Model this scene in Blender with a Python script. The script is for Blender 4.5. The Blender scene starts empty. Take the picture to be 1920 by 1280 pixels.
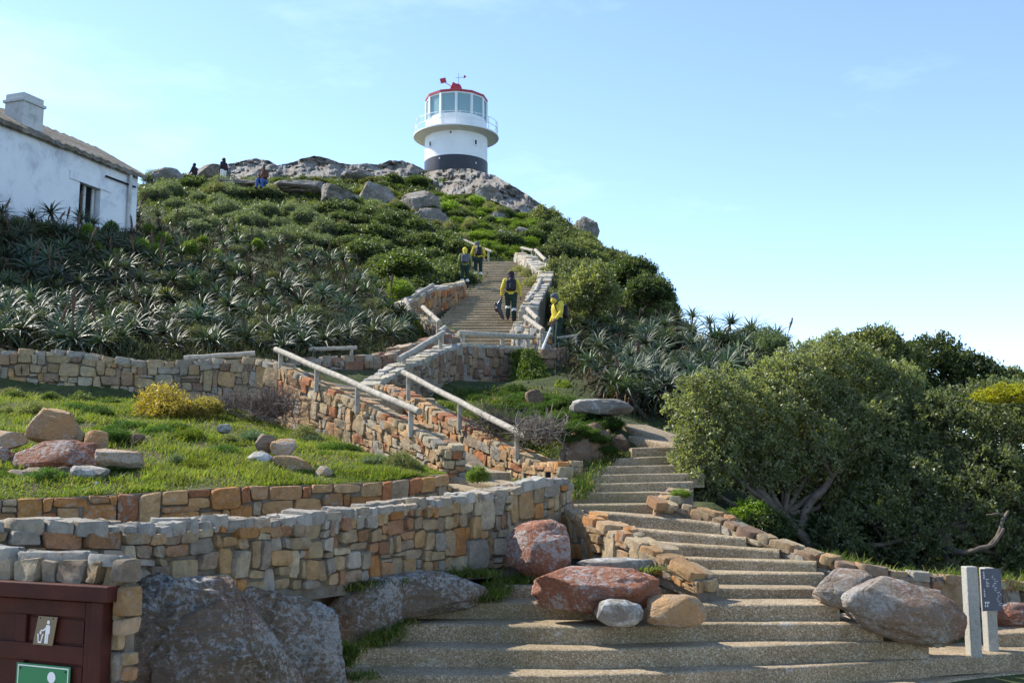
import bpy, bmesh, math, random
import numpy as np
from mathutils import Vector, Matrix, noise as mnoise

R = math.radians
rng = random.Random(7)
nrg = np.random.default_rng(7)
SC = bpy.context.scene
COL = SC.collection

# ---------------------------------------------------------------- camera
FPX, PITCH, CZ = 2000.0, R(7.55), 1.85
cam_d = bpy.data.cameras.new('camera')
cam_d.sensor_width = 36.0
cam_d.lens = 36.0 * FPX / 1920.0
cam_d.clip_start = 0.1
cam_d.clip_end = 20000
cam = bpy.data.objects.new('camera', cam_d)
COL.objects.link(cam)
cam.location = (0, 0, CZ)
cam.rotation_euler = (R(90) + PITCH, 0, 0)
SC.camera = cam

# ---------------------------------------------------------------- world, sun, exposure
SUN_EL, SUN_X, SUN_Y = R(43), -0.90, 0.43           # sun stands left of and beyond the hill
world = bpy.data.worlds.new('World')
SC.world = world
world.use_nodes = True
wn, wl = world.node_tree.nodes, world.node_tree.links
wn.clear()
sky = wn.new('ShaderNodeTexSky')
sky.sky_type = 'NISHITA'
sky.sun_disc = False
sky.sun_elevation = SUN_EL
sky.sun_rotation = math.atan2(SUN_X, SUN_Y)
sky.altitude = 2200
sky.air_density = 1.0
sky.dust_density = 0.15
sky.ozone_density = 1.3
tc = wn.new('ShaderNodeTexCoord')
mp = wn.new('ShaderNodeMapping')
mp.inputs['Scale'].default_value = (1.6, 1.2, 5.0)
mp.inputs['Rotation'].default_value = (0.2, 0.35, 0.3)
nz = wn.new('ShaderNodeTexNoise')
nz.inputs['Scale'].default_value = 1.7
nz.inputs['Detail'].default_value = 7
nz.inputs['Roughness'].default_value = 0.62
cr = wn.new('ShaderNodeValToRGB')
cr.color_ramp.elements[0].position = 0.53
cr.color_ramp.elements[0].color = (0, 0, 0, 1)
cr.color_ramp.elements[1].position = 0.80
cr.color_ramp.elements[1].color = (0.18, 0.18, 0.18, 1)
mx = wn.new('ShaderNodeMixRGB')
mx.inputs['Color2'].default_value = (6.6, 7.6, 8.6, 1)
bg = wn.new('ShaderNodeBackground')
bg.inputs['Strength'].default_value = 0.13
wo = wn.new('ShaderNodeOutputWorld')
wl.new(tc.outputs['Generated'], mp.inputs['Vector'])
wl.new(mp.outputs['Vector'], nz.inputs['Vector'])
wl.new(nz.outputs['Fac'], cr.inputs['Fac'])
wl.new(cr.outputs['Color'], mx.inputs['Fac'])
wl.new(sky.outputs['Color'], mx.inputs['Color1'])
wl.new(mx.outputs['Color'], bg.inputs['Color'])
wl.new(bg.outputs['Background'], wo.inputs['Surface'])

sun_d = bpy.data.lights.new('sun', 'SUN')
sun_d.energy = 3.3
sun_d.angle = R(0.53)
sun_d.color = (1.0, 0.94, 0.84)
sun = bpy.data.objects.new('sun', sun_d)
COL.objects.link(sun)
_h = Vector((SUN_X, SUN_Y, 0)).normalized() * math.cos(SUN_EL)
SUN_DIR = Vector((_h.x, _h.y, math.sin(SUN_EL)))
sun.rotation_euler = SUN_DIR.to_track_quat('Z', 'Y').to_euler()
sun.location = (-30, 20, 60)

SC.view_settings.view_transform = 'Standard'
SC.view_settings.look = 'None'
SC.view_settings.gamma = 1.0
SC.view_settings.use_curve_mapping = False
SC.view_settings.exposure = 1.38
SC.cycles.max_bounces = 8
SC.cycles.diffuse_bounces = 5
SC.cycles.glossy_bounces = 2
SC.cycles.transmission_bounces = 4
SC.cycles.transparent_max_bounces = 6

# ---------------------------------------------------------------- geometry helpers
cp, sp = math.cos(PITCH), math.sin(PITCH)

def P(px, py, Y):
    """the world point seen at photo pixel px,py when it stands Y metres ahead"""
    u, v = (px - 960) / FPX, (640 - py) / FPX
    k = cp - v * sp
    return Vector((Y * u / k, Y, CZ + Y * (sp + v * cp) / k))

def Pz(px, py, z):
    v = (640 - py) / FPX
    return P(px, py, (z - CZ) * (cp - v * sp) / (sp + v * cp))

def proj(X, Y, Z):
    q = Z - CZ
    f = Y * cp + q * sp
    return 960 + FPX * X / f, 640 - FPX * (-Y * sp + q * cp) / f

def tag(o, label=None, cat=None, group=None, kind=None):
    if label: o['label'] = label
    if cat: o['category'] = cat
    if group: o['group'] = group
    if kind: o['kind'] = kind
    return o

def link(o, parent=None):
    COL.objects.link(o)
    if parent is not None:
        o.parent = parent
    return o

def empty(name, loc, label=None, cat=None, group=None):
    o = bpy.data.objects.new(name, None)
    o.empty_display_size = 0.1
    link(o)
    o.location = loc
    return tag(o, label, cat, group)

def mesh(name, verts, faces, mats=(), smooth=False, fm=None):
    me = bpy.data.meshes.new(name)
    me.from_pydata([tuple(v) for v in verts], [], faces)
    for m in (mats if isinstance(mats, (list, tuple)) else [mats]):
        me.materials.append(m)
    if smooth:
        me.polygons.foreach_set('use_smooth', [True] * len(me.polygons))
    if fm is not None:
        me.polygons.foreach_set('material_index', fm)
    me.update()
    return me

def obj(name, me, parent=None, loc=None):
    """loc is a world location; parents here are unrotated empties unless stated"""
    o = bpy.data.objects.new(name, me)
    link(o, parent)
    if loc is not None:
        o.location = Vector(loc) - (parent.location if parent is not None else Vector((0, 0, 0)))
    return o

def np_mesh(name, verts, quads, mat, colors=None, smooth=False):
    """fast mesh from numpy arrays; quads (n,4) or (n,3); colors per vertex -> attribute tint"""
    me = bpy.data.meshes.new(name)
    n, k = quads.shape
    me.vertices.add(len(verts)); me.loops.add(n * k); me.polygons.add(n)
    me.vertices.foreach_set('co', np.ascontiguousarray(verts, dtype=np.float32).ravel())
    me.loops.foreach_set('vertex_index', np.ascontiguousarray(quads, dtype=np.int32).ravel())
    me.polygons.foreach_set('loop_start', np.arange(0, n * k, k, dtype=np.int32))
    if smooth:
        me.polygons.foreach_set('use_smooth', np.ones(n, dtype=bool))
    me.materials.append(mat)
    me.update(calc_edges=True)
    if colors is not None:
        a = me.attributes.new('tint', 'FLOAT_COLOR', 'POINT')
        c = np.ones((len(verts), 4), dtype=np.float32); c[:, :3] = colors
        a.data.foreach_set('color', c.ravel())
    return me

class MB:
    """collects boxes, tubes, lathes into one mesh"""
    def __init__(s): s.v, s.f = [], []
    def add(s, v, f):
        b = len(s.v); s.v += [Vector(x) for x in v]; s.f += [tuple(i + b for i in q) for q in f]; return s
    def box(s, c, d, rot=None, bev=0.0):
        x, y, z = d[0] / 2, d[1] / 2, d[2] / 2
        b = min(bev, x * .45, y * .45, z * .45)
        vs = []
        if b <= 0:
            vs = [Vector((i * x, j * y, k * z)) for k in (-1, 1) for j in (-1, 1) for i in (-1, 1)]
            fs = [(0, 2, 3, 1), (4, 5, 7, 6), (0, 1, 5, 4), (2, 6, 7, 3), (0, 4, 6, 2), (1, 3, 7, 5)]
        else:
            bm = bmesh.new(); bmesh.ops.create_cube(bm, size=1)
            for v in bm.verts: v.co = Vector((v.co.x * d[0], v.co.y * d[1], v.co.z * d[2]))
            bmesh.ops.bevel(bm, geom=bm.edges[:], offset=b, segments=2, affect='EDGES', profile=.5)
            vs = [v.co.copy() for v in bm.verts]; bm.verts.index_update()
            fs = [tuple(v.index for v in f.verts) for f in bm.faces]; bm.free()
        if rot is not None: vs = [rot @ v for v in vs]
        c = Vector(c)
        return s.add([v + c for v in vs], fs)
    def tube(s, pts, rad, n=8, caps=True):
        pts = [Vector(p) for p in pts]
        rad = rad if isinstance(rad, (list, tuple)) else [rad] * len(pts)
        rings = []; ref = None
        for i, p in enumerate(pts):
            d = (pts[min(i + 1, len(pts) - 1)] - pts[max(i - 1, 0)]).normalized()
            if ref is None:
                ref = Vector((0, 0, 1)) if abs(d.z) < .9 else Vector((1, 0, 0))
            a = d.cross(ref)
            a = a.normalized() if a.length > 1e-6 else d.orthogonal().normalized()
            b = a.cross(d).normalized(); ref = b
            rings.append([p + (a * math.cos(t) + b * math.sin(t)) * rad[i] for t in [2 * math.pi * j / n for j in range(n)]])
        v = [x for r in rings for x in r]; f = []
        for i in range(len(pts) - 1):
            for j in range(n):
                f.append((i * n + j, i * n + (j + 1) % n, (i + 1) * n + (j + 1) % n, (i + 1) * n + j))
        if caps:
            f.append(tuple(range(n))[::-1]); f.append(tuple(range((len(pts) - 1) * n, len(pts) * n)))
        return s.add(v, f)
    def lathe(s, prof, n=48, c=(0, 0, 0), rot0=0.0, closed=False):
        c = Vector(c); v = []; m = len(prof); f = []
        for j in range(n):
            t = rot0 + 2 * math.pi * j / n
            v += [c + Vector((r * math.cos(t), r * math.sin(t), z)) for r, z in prof]
        for j in range(n):
            k = (j + 1) % n
            for i in range(m if closed else m - 1):
                i2 = (i + 1) % m
                f.append((j * m + i, k * m + i, k * m + i2, j * m + i2))
        return s.add(v, f)
    def build(s, name, mat, parent=None, smooth=False, loc=None):
        o = Vector(loc) if loc is not None else Vector((0, 0, 0))
        me = mesh(name, [v - o for v in s.v], s.f, mat, smooth)
        return obj(name, me, parent, loc)

def smooth_by_angle(o, deg=40):
    me = o.data
    me.polygons.foreach_set('use_smooth', [True] * len(me.polygons))
    bm = bmesh.new(); bm.from_mesh(me)
    for e in bm.edges:
        e.smooth = len(e.link_faces) == 2 and e.calc_face_angle(3.0) < R(deg)
    bm.to_mesh(me); bm.free()
    return o

# ---------------------------------------------------------------- materials
def ramp(nt, fac, stops):
    r = nt.nodes.new('ShaderNodeValToRGB')
    e = r.color_ramp.elements
    while len(e) < len(stops): e.new(0.5)
    for i, (p, c) in enumerate(stops):
        e[i].position = p
        e[i].color = (c, c, c, 1) if isinstance(c, (int, float)) else (*c, 1)
    nt.links.new(fac, r.inputs['Fac'])
    return r.outputs['Color']

def tex_noise(nt, vec, scale, detail=4, rough=.55, dist=0.0):
    n = nt.nodes.new('ShaderNodeTexNoise')
    n.inputs['Scale'].default_value = scale
    n.inputs['Detail'].default_value = detail
    n.inputs['Roughness'].default_value = rough
    n.inputs['Distortion'].default_value = dist
    nt.links.new(vec, n.inputs['Vector'])
    return n.outputs['Fac']

def tex_voro(nt, vec, scale, out='Distance', feature='F1'):
    n = nt.nodes.new('ShaderNodeTexVoronoi')
    n.feature = feature
    n.inputs['Scale'].default_value = scale
    nt.links.new(vec, n.inputs['Vector'])
    return n.outputs[out]

def mixc(nt, a, b, fac, mode='MIX'):
    m = nt.nodes.new('ShaderNodeMixRGB')
    m.blend_type = mode
    for s, k in ((fac, 'Fac'), (a, 'Color1'), (b, 'Color2')):
        if isinstance(s, (int, float)): m.inputs[k].default_value = s if k == 'Fac' else (s, s, s, 1)
        elif isinstance(s, tuple): m.inputs[k].default_value = (*s, 1)
        else: nt.links.new(s, m.inputs[k])
    return m.outputs['Color']

def math_n(nt, op, a, b=0.5):
    m = nt.nodes.new('ShaderNodeMath'); m.operation = op
    for i, s in enumerate((a, b)):
        if isinstance(s, (int, float)): m.inputs[i].default_value = s
        else: nt.links.new(s, m.inputs[i])
    return m.outputs[0]

def new_mat(name, rough=.85, spec=.3, metal=0.0):
    m = bpy.data.materials.new(name); m.use_nodes = True
    nt = m.node_tree; b = nt.nodes['Principled BSDF']
    b.inputs['Roughness'].default_value = rough
    b.inputs['Specular IOR Level'].default_value = spec
    b.inputs['Metallic'].default_value = metal
    g = nt.nodes.new('ShaderNodeNewGeometry')
    return m, nt, b, g.outputs['Position']

def bump(nt, b, height, strength, dist=.02, prev=None):
    n = nt.nodes.new('ShaderNodeBump')
    n.inputs['Strength'].default_value = strength
    n.inputs['Distance'].default_value = dist
    nt.links.new(height, n.inputs['Height'])
    if prev is not None: nt.links.new(prev, n.inputs['Normal'])
    nt.links.new(n.outputs['Normal'], b.inputs['Normal'])
    return n.outputs['Normal']

def obj_color(nt):
    n = nt.nodes.new('ShaderNodeObjectInfo')
    return n.outputs['Color'], n.outputs['Random']

def simple(name, c1, c2=None, scale=6, rough=.8, spec=.3, bmp=0.0, bscale=40, metal=0.0, bdist=.01):
    m, nt, b, pos = new_mat(name, rough, spec, metal)
    if c2 is None: c2 = tuple(x * .78 for x in c1)
    n = tex_noise(nt, pos, scale, 5)
    c = ramp(nt, n, [(.3, c2), (.7, c1)])
    nt.links.new(c, b.inputs['Base Color'])
    if bmp: bump(nt, b, tex_noise(nt, pos, bscale, 5, .65), bmp, bdist)
    return m

def mat_stone():
    m, nt, b, pos = new_mat('masonry_stone', .88, .25)
    oc, rnd = obj_color(nt)
    n1 = tex_noise(nt, pos, 9, 6, .65, .4)
    c = mixc(nt, oc, ramp(nt, n1, [(.25, .62), (.75, 1.25)]), 1.0, 'MULTIPLY')
    n2 = tex_noise(nt, pos, 4.2, 4, .6, .6)
    c = mixc(nt, c, (.36, .17, .06), ramp(nt, n2, [(.58, 0.0), (.74, .5)]))
    n3 = tex_noise(nt, pos, 17, 6, .7)
    n3b = tex_noise(nt, pos, 1.3, 2)
    c = mixc(nt, c, (.40, .40, .37), ramp(nt, math_n(nt, 'ADD', n3, math_n(nt, 'MULTIPLY', n3b, .45)), [(.78, 0.0), (.90, .5)]))
    n4 = tex_noise(nt, pos, 30, 3, .6)
    c = mixc(nt, c, (.05, .045, .035), ramp(nt, n4, [(.62, 0.0), (.76, .5)]))
    nt.links.new(c, b.inputs['Base Color'])
    k = bump(nt, b, tex_noise(nt, pos, 16, 9, .75, .8), 1.0, .045)
    bump(nt, b, tex_noise(nt, pos, 70, 4, .7), .35, .008, k)
    return m

def mat_concrete():
    m, nt, b, pos = new_mat('exposed_aggregate', .9, .25)
    vc = tex_voro(nt, pos, 85, 'Color')
    sepn = nt.nodes.new('ShaderNodeSeparateColor'); nt.links.new(vc, sepn.inputs[0])
    peb = ramp(nt, sepn.outputs[0], [(.0, (.20, .155, .10)), (.45, (.33, .265, .18)), (.85, (.40, .325, .225)), (1.0, (.58, .53, .45))])
    n1 = tex_noise(nt, pos, 2.2, 5, .6)
    c = mixc(nt, peb, ramp(nt, n1, [(.3, (.62, .58, .50)), (.7, (1.1, 1.05, 1.0))]), 1.0, 'MULTIPLY')
    n2 = tex_noise(nt, pos, 5, 6, .7)
    c = mixc(nt, c, (.48, .47, .43), ramp(nt, n2, [(.60, 0.0), (.70, .55)]))
    n5 = tex_noise(nt, pos, 1.1, 3, .6)
    c = mixc(nt, c, (.13, .115, .05), ramp(nt, n5, [(.50, 0.0), (.68, .5)]))
    nt.links.new(c, b.inputs['Base Color'])
    k = bump(nt, b, tex_voro(nt, pos, 85), -.4, .008)
    bump(nt, b, tex_noise(nt, pos, 8, 6, .6), .4, .03, k)
    return m

def mat_rock(name, c1, c2, stain, lichen=.5, scale=1.5, crack=.5, lscale=9):
    m, nt, b, pos = new_mat(name, .85, .3)
    n1 = tex_noise(nt, pos, scale, 8, .62, .5)
    c = ramp(nt, n1, [(.28, c2), (.5, c1), (.72, stain)])
    n2 = tex_noise(nt, pos, lscale, 8, .75, .3)
    n2b = tex_noise(nt, pos, scale * .9, 3)
    c = mixc(nt, c, (.47, .47, .45), ramp(nt, math_n(nt, 'ADD', n2, math_n(nt, 'MULTIPLY', n2b, .6)), [(.80, 0.0), (.90, lichen)]))
    n3 = tex_noise(nt, pos, scale * 14, 4, .7)
    c = mixc(nt, c, (.04, .036, .03), ramp(nt, n3, [(.58, 0.0), (.72, .55)]))
    nt.links.new(c, b.inputs['Base Color'])
    k = bump(nt, b, tex_noise(nt, pos, scale * 4, 10, .68, .6), crack, .08)
    mpn = nt.nodes.new('ShaderNodeMapping'); mpn.inputs['Scale'].default_value = (1, 1, 5); mpn.inputs['Rotation'].default_value = (.25, .3, 0); nt.links.new(pos, mpn.inputs['Vector'])
    k = bump(nt, b, tex_noise(nt, mpn.outputs['Vector'], scale * 3, 7, .7, .8), crack * .9, .10, k)
    k = bump(nt, b, ramp(nt, tex_voro(nt, pos, scale * 2.2, 'Distance', 'DISTANCE_TO_EDGE'), [(0, 0.0), (.06, 1.0)]), crack * .5, .03, k)
    bump(nt, b, tex_noise(nt, pos, 60, 4, .7), .3, .008, k)
    return m

def mat_leaf(name, rough=.5, spec=.35, trans=.35):
    m, nt, b, pos = new_mat(name, rough, spec)
    a = nt.nodes.new('ShaderNodeAttribute'); a.attribute_name = 'tint'
    oc, rnd = obj_color(nt)
    c = mixc(nt, a.outputs['Color'], oc, 1.0, 'MULTIPLY')
    n = tex_noise(nt, pos, 2.5, 3)
    c = mixc(nt, c, ramp(nt, n, [(.3, .72), (.7, 1.22)]), 1.0, 'MULTIPLY')
    nt.links.new(c, b.inputs['Base Color'])
    if trans:
        t = nt.nodes.new('ShaderNodeBsdfTranslucent')
        tcx = mixc(nt, c, (1.35, 1.5, .55), 1.0, 'MULTIPLY')
        nt.links.new(tcx, t.inputs['Color'])
        mxs = nt.nodes.new('ShaderNodeMixShader'); mxs.inputs['Fac'].default_value = trans
        out = nt.nodes['Material Output']
        nt.links.new(b.outputs[0], mxs.inputs[1]); nt.links.new(t.outputs[0], mxs.inputs[2])
        nt.links.new(mxs.outputs[0], out.inputs['Surface'])
    return m

def mat_ground():
    m, nt, b, pos = new_mat('hillside_soil', .95, .15)
    n1 = tex_noise(nt, pos, .6, 6, .65)
    n2 = tex_noise(nt, pos, 5, 6, .7)
    c = ramp(nt, n1, [(.3, (.035, .045, .018)), (.5, (.06, .075, .025)), (.7, (.10, .085, .05))])
    c = mixc(nt, c, ramp(nt, n2, [(.3, .55), (.7, 1.35)]), 1.0, 'MULTIPLY')
    nt.links.new(c, b.inputs['Base Color'])
    bump(nt, b, n2, .8, .08)
    return m

M = dict(
    stone=mat_stone(), conc=mat_concrete(), ground=mat_ground(),
    mortar=simple('mortar', (.20, .17, .135), (.10, .085, .065), 8, .95, .1, .6, 30, bdist=.02),
    redrock=mat_rock('red_sandstone', (.35, .135, .07), (.23, .14, .11), (.42, .20, .11), .75, 2.2, .8, 22),
    mixrock=mat_rock('mixed_sandstone', (.27, .19, .13), (.29, .13, .08), (.33, .30, .26), .7, 2.0, .8, 20),
    tanrock=mat_rock('tan_sandstone', (.40, .25, .12), (.30, .20, .13), (.46, .24, .10), .5, 2.4, .6, 20),
    bedrock=mat_rock('lichened_bedrock', (.23, .17, .115), (.14, .115, .075), (.26, .155, .105), .85, 1.8, .9, 24),
    greyrock=mat_rock('grey_hill_rock', (.235, .21, .175), (.14, .125, .105), (.27, .195, .14), .45, 1.1, 1.0, 6),
    slabrock=mat_rock('weathered_slab', (.24, .22, .19), (.13, .12, .10), (.33, .27, .20), .9, 2.2, .5, 6),
    earth=mat_rock('earth_bank', (.22, .14, .085), (.14, .09, .055), (.28, .17, .10), .15, 1.5, .8, 6),
    leaf=mat_leaf('bush_leaf', .45, .45, .45), grass=mat_leaf('grass_blade', .6, .2, .45),
    aloe=mat_leaf('aloe_leaf', .5, .35, .12), dry=mat_leaf('dry_plant', .9, .1, .15),
    bark=simple('bark', (.16, .13, .10), (.07, .055, .045), 9, .9, .2, .7, 35),
    wood=simple('weathered_rail', (.46, .41, .33), (.24, .215, .175), 11, .85, .2, .8, 45),
    white=simple('white_paint', (.82, .82, .80), (.74, .74, .72), 1.2, .5, .4),
    cream=simple('cream_underside', (.76, .72, .62), (.66, .60, .48), 1.5, .6, .3),
    black=simple('black_paint', (.035, .035, .045), (.025, .025, .03), 2, .45, .4),
    redp=simple('red_paint', (.45, .045, .05), (.36, .04, .045), 3, .5, .4),
    hole=simple('dark_recess', (.015, .015, .018), None, 3, .9, .1),
    metal=simple('dull_metal', (.35, .34, .32), None, 20, .4, .5, metal=.8),
    door=simple('stained_door_wood', (.070, .018, .012), (.038, .012, .009), 5, .6, .15, .25, 50),
    green=simple('sign_green', (.015, .20, .075), (.013, .17, .065), 3, .4, .4),
    brown=simple('sign_bronze', (.19, .145, .085), (.16, .12, .07), 4, .4, .4),
    mark=simple('sign_white', (.80, .80, .80), (.74, .74, .74), 4, .5, .3),
    slate=simple('sign_slate', (.065, .075, .105), (.05, .058, .085), 9, .45, .4),
    plast=simple('recycled_post', (.40, .385, .34), (.28, .27, .24), 45, .85, .2, .5, 90),
    yellow=simple('yellow_jacket', (.70, .55, .07), (.56, .43, .05), 9, .8, .2, .5, 14, bdist=.03),
    olive=simple('faded_green_jacket', (.22, .24, .08), (.15, .17, .06), 8, .8, .2, .4, 14, bdist=.03),
    trous=simple('dark_green_trousers', (.022, .042, .032), (.014, .028, .022), 9, .85, .2, .5, 14, bdist=.03),
    strip=simple('reflective_strip', (.70, .70, .66), None, 9, .5, .5),
    pack=simple('black_backpack', (.018, .018, .026), (.010, .010, .014), 20, .6, .3, .4, 30),
    gpack=simple('grey_backpack', (.10, .11, .13), (.06, .065, .08), 20, .6, .3, .4, 30),
    bag=simple('black_bin_bag', (.014, .015, .022), None, 20, .28, .6, .8, 18, bdist=.03),
    skin=simple('skin', (.22, .115, .075), (.19, .10, .065), 9, .6, .3),
    hood=simple('dark_hood', (.045, .028, .035), (.03, .02, .025), 12, .85, .2),
    ghood=simple('grey_hood', (.12, .125, .14), (.08, .085, .10), 12, .85, .2),
    boot=simple('black_boot', (.02, .018, .016), None, 12, .6, .3),
    jeans=simple('blue_jeans', (.06, .12, .32), None, 12, .85, .2),
    brownj=simple('brown_jacket', (.12, .055, .035), None, 12, .85, .2),
    hair=simple('dark_hair', (.012, .010, .009), None, 12, .6, .3),
)
def glass():
    m, nt, b, pos = new_mat('lantern_glass', .06, .6)
    b.inputs['Base Color'].default_value = (.46, .66, .70, 1)  # teal base colour stands in for sky reflected in the panes
    b.inputs['Transmission Weight'].default_value = .45
    b.inputs['IOR'].default_value = 1.12
    return m
M['glass'] = glass()
def tower_paint():
    m, nt, b, pos = new_mat('weathered_tower_paint', .5, .35)
    mpn = nt.nodes.new('ShaderNodeMapping'); mpn.inputs['Scale'].default_value = (3, 3, .5); nt.links.new(pos, mpn.inputs['Vector'])
    n1 = tex_noise(nt, mpn.outputs['Vector'], 1.0, 6, .65); n2 = tex_noise(nt, pos, .7, 4)
    c = ramp(nt, n2, [(.35, (.74, .74, .72)), (.65, (.83, .83, .81))])
    c = mixc(nt, c, (.50, .42, .32), ramp(nt, n1, [(.60, 0.0), (.78, .4)]))
    nt.links.new(c, b.inputs['Base Color']); return m
M['tower'] = tower_paint()
def limewash():
    m, nt, b, pos = new_mat('limewash', .9, .2)
    n1 = tex_noise(nt, pos, .8, 7, .7, .4); n2 = tex_noise(nt, pos, 5, 6, .7)
    c = ramp(nt, n1, [(.33, (.46, .48, .52)), (.5, (.72, .73, .74)), (.7, (.78, .78, .77))])
    c = mixc(nt, c, (.20, .19, .17), ramp(nt, n2, [(.66, 0.0), (.78, .6)]))
    nt.links.new(c, b.inputs['Base Color'])
    bump(nt, b, n2, .3, .02)
    return m
M['lime'] = limewash()
M['roof'] = mat_rock('lichened_roof', (.17, .14, .10), (.08, .07, .055), (.24, .185, .11), .3, 1.6, .6, 9)
M['chim'] = mat_rock('lichened_plaster', (.55, .55, .53), (.36, .35, .31), (.62, .60, .55), .1, 2.6, .4, 9)

# ---------------------------------------------------------------- terrain
CP = []
def c3(x, y, z): CP.append((x, y, z))
def cpx(px, py, Y, dz=0.0):
    p = P(px, py, Y); CP.append((p.x, p.y, p.z + dz))

for x in (-14, -9, -5, -1, 3, 7, 12):
    for y in (-6, 1, 7.5): c3(x, y, -.02)
for x, y, z in ((-4, 8.6, -.05), (-2.6, 9.2, -.08), (-1.6, 9.9, 0), (-2, 8.6, -.08), (-1.2, 10.6, .3), (-5, 10.0, .75), (-8, 9, .5), (1, 9.7, -.03), (1, 10.5, .3), (1.2, 11.5, .5), (3, 10.6, .1), (3, 11.5, .5), (1.2, 12.8, .95), (1.2, 14, 1.35), (1.4, 15.5, 1.75),
                (5, 10.2, -.03), (7, 10.2, -.03), (5.7, 11.5, .05), (5.8, 12.5, .68), (9, 13, .5), (2.9, 12.8, 1.05),
                (-3, 11.2, .75), (-1.2, 12.7, 1.2), (.2, 13.5, 1.4), (-5, 12.6, 1.0), (-8, 12, .9), (-8, 18, 2.4), (-3, 17, 1.9), (-1.6, 15.4, 1.4), (-11, 14, 1.3),
                (12, 20, .8), (18, 28, .5), (25, 40, -3), (30, 60, -8), (25, 80, -2), (16, 78, 9), (0, 105, 20), (-20, 95, 22), (-45, 70, 20), (-45, 45, 13), (-40, 30, 7), (-30, 18, 3),
                (-30, 8, 0), (16, 10, -.1), (30, 10, -1), (45, 30, -4), (60, 60, -10), (-20, 112, 18), (30, 112, 0), (-60, 112, 14), (60, 112, -12), (-60, 0, -1), (60, 0, -4), (-60, 60, 16)):
    c3(x, y, z)
for a in ((880, 905, 14.6, -.3), (845, 872, 15.4, -.45), (760, 800, 17.6, -.5), (660, 742, 20.3, -.4), (570, 708, 22.3, -.1),
          (-150, 650, 20.6, 0), (0, 660, 20.6, 0), (250, 684, 20.6, 0), (450, 678, 22.5, -.1), (600, 674, 24.4, -.1), (700, 672, 25.4, -.1), (760, 656, 27, -.1),
          (0, 402, 35, -.2), (270, 441, 42, 0), (300, 560, 29, -.6), (100, 525, 28, -.6), (550, 560, 30.5, -.6), (700, 600, 29, -.4), (450, 480, 37, -.6), (150, 455, 33, -.6),
          (600, 430, 49, -.8), (700, 480, 44, -.9), (780, 545, 38, -.5), (820, 470, 50, -.8), (350, 385, 50, -.7), (500, 385, 56, -.5), (790, 600, 33, -.1), (740, 600, 31, -.4),
          (930, 478, 53, 0), (960, 430, 62, 0), (1000, 412, 67, -.2), (880, 400, 66, -.2), (850, 365, 74, -.2), (855, 330, 80, 0), (790, 328, 77, 0), (915, 330, 79.5, -.2),
          (420, 335, 66, 0), (560, 338, 68, 0), (700, 338, 72, 0), (620, 385, 60, 0), (760, 395, 62, 0), (300, 345, 60, -.3), (500, 320, 74, -1.0), (300, 330, 72, -1.5),
          (1030, 408, 68, -.3), (1110, 465, 60, -.3), (1060, 500, 50, -.6), (1150, 530, 46, -1.1), (1230, 580, 42, -1.3), (1060, 600, 37, -.6), (1120, 640, 33.5, -.9),
          (1100, 680, 28, -.6), (1280, 636, 31, -.1), (1340, 640, 31, -.1), (1400, 645, 30.5, -.1), (1470, 658, 30, -.1), (1530, 684, 29, -.1), (1250, 690, 26, -.3), (1380, 700, 26, -.3), (1200, 770, 21.5, -.5), (1350, 760, 21, -.5),
          (1330, 935, 14.2, 0), (1400, 1005, 13.6, 0), (1530, 1055, 14.6, 0), (1700, 1078, 14.0, 0), (1900, 1098, 14.2, 0), (1400, 965, 16.0, 0), (1600, 1010, 18, -.2), (1850, 1040, 18, -.2),
          (830, 750, 23.5, -.1), (967, 730, 27.6, -.1), (780, 752, 20.5, -.05), (907, 822, 17.4, -.05), (1003, 868, 15.7, -.05), (1000, 765, 21, 0), (1060, 764, 18.5, 0), (960, 800, 18.6, 0), (1040, 802, 17, 0),
          (1085, 832, 16.2, -.1), (1110, 786, 17.3, 0), (1200, 805, 17.6, -.1), (1240, 800, 18, -.1), (1090, 745, 22, 0), (1000, 680, 30, 0), (1050, 668, 30.8, 0), (1080, 668, 31, 0), (1040, 700, 27, 0)):
    cpx(*a)
def stair_z(y): return 6.13 + .16 * (y - 32.4) / .44
for y in (32.4, 36, 40, 44, 48.4):
    for x in (-2.4, -.9, .8): c3(x + (y - 32.4) * .03, y, stair_z(y) - .3)
for a_ in ((-.97, 17.45, 2.2), (-.44, 16.5, 1.97), (-.04, 15.75, 1.8), (.34, 14.95, 1.65), (-1.72, 19.0, 2.7)): c3(*a_)
c3(-.6, 30.3, 5.0); c3(-2, 29.5, 4.95); c3(.3, 29.2, 5.0)

CPA = np.array(CP)
# drop near-duplicate control points
keep = []
for i in range(len(CPA)):
    if all((CPA[i, 0] - CPA[j, 0]) ** 2 + (CPA[i, 1] - CPA[j, 1]) ** 2 > .09 for j in keep): keep.append(i)
CPA = CPA[keep]
_D = np.hypot(CPA[:, None, 0] - CPA[None, :, 0], CPA[:, None, 1] - CPA[None, :, 1])
_n = len(CPA)
_A = np.zeros((_n + 3, _n + 3)); _A[:_n, :_n] = _D
_A[:_n, _n] = 1; _A[:_n, _n + 1:] = CPA[:, :2]; _A[_n, :_n] = 1; _A[_n + 1:, :_n] = CPA[:, :2].T
_W = np.linalg.solve(_A, np.concatenate([CPA[:, 2], np.zeros(3)]))

def Hn(xy):
    xy = np.atleast_2d(np.asarray(xy, dtype=float)); out = np.empty(len(xy))
    for i in range(0, len(xy), 4000):
        q = xy[i:i + 4000]
        d = np.hypot(q[:, None, 0] - CPA[None, :, 0], q[:, None, 1] - CPA[None, :, 1])
        out[i:i + 4000] = d @ _W[:_n] + _W[_n] + q @ _W[_n + 1:]
    return out
def H(x, y): return float(Hn([(x, y)])[0])

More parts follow.
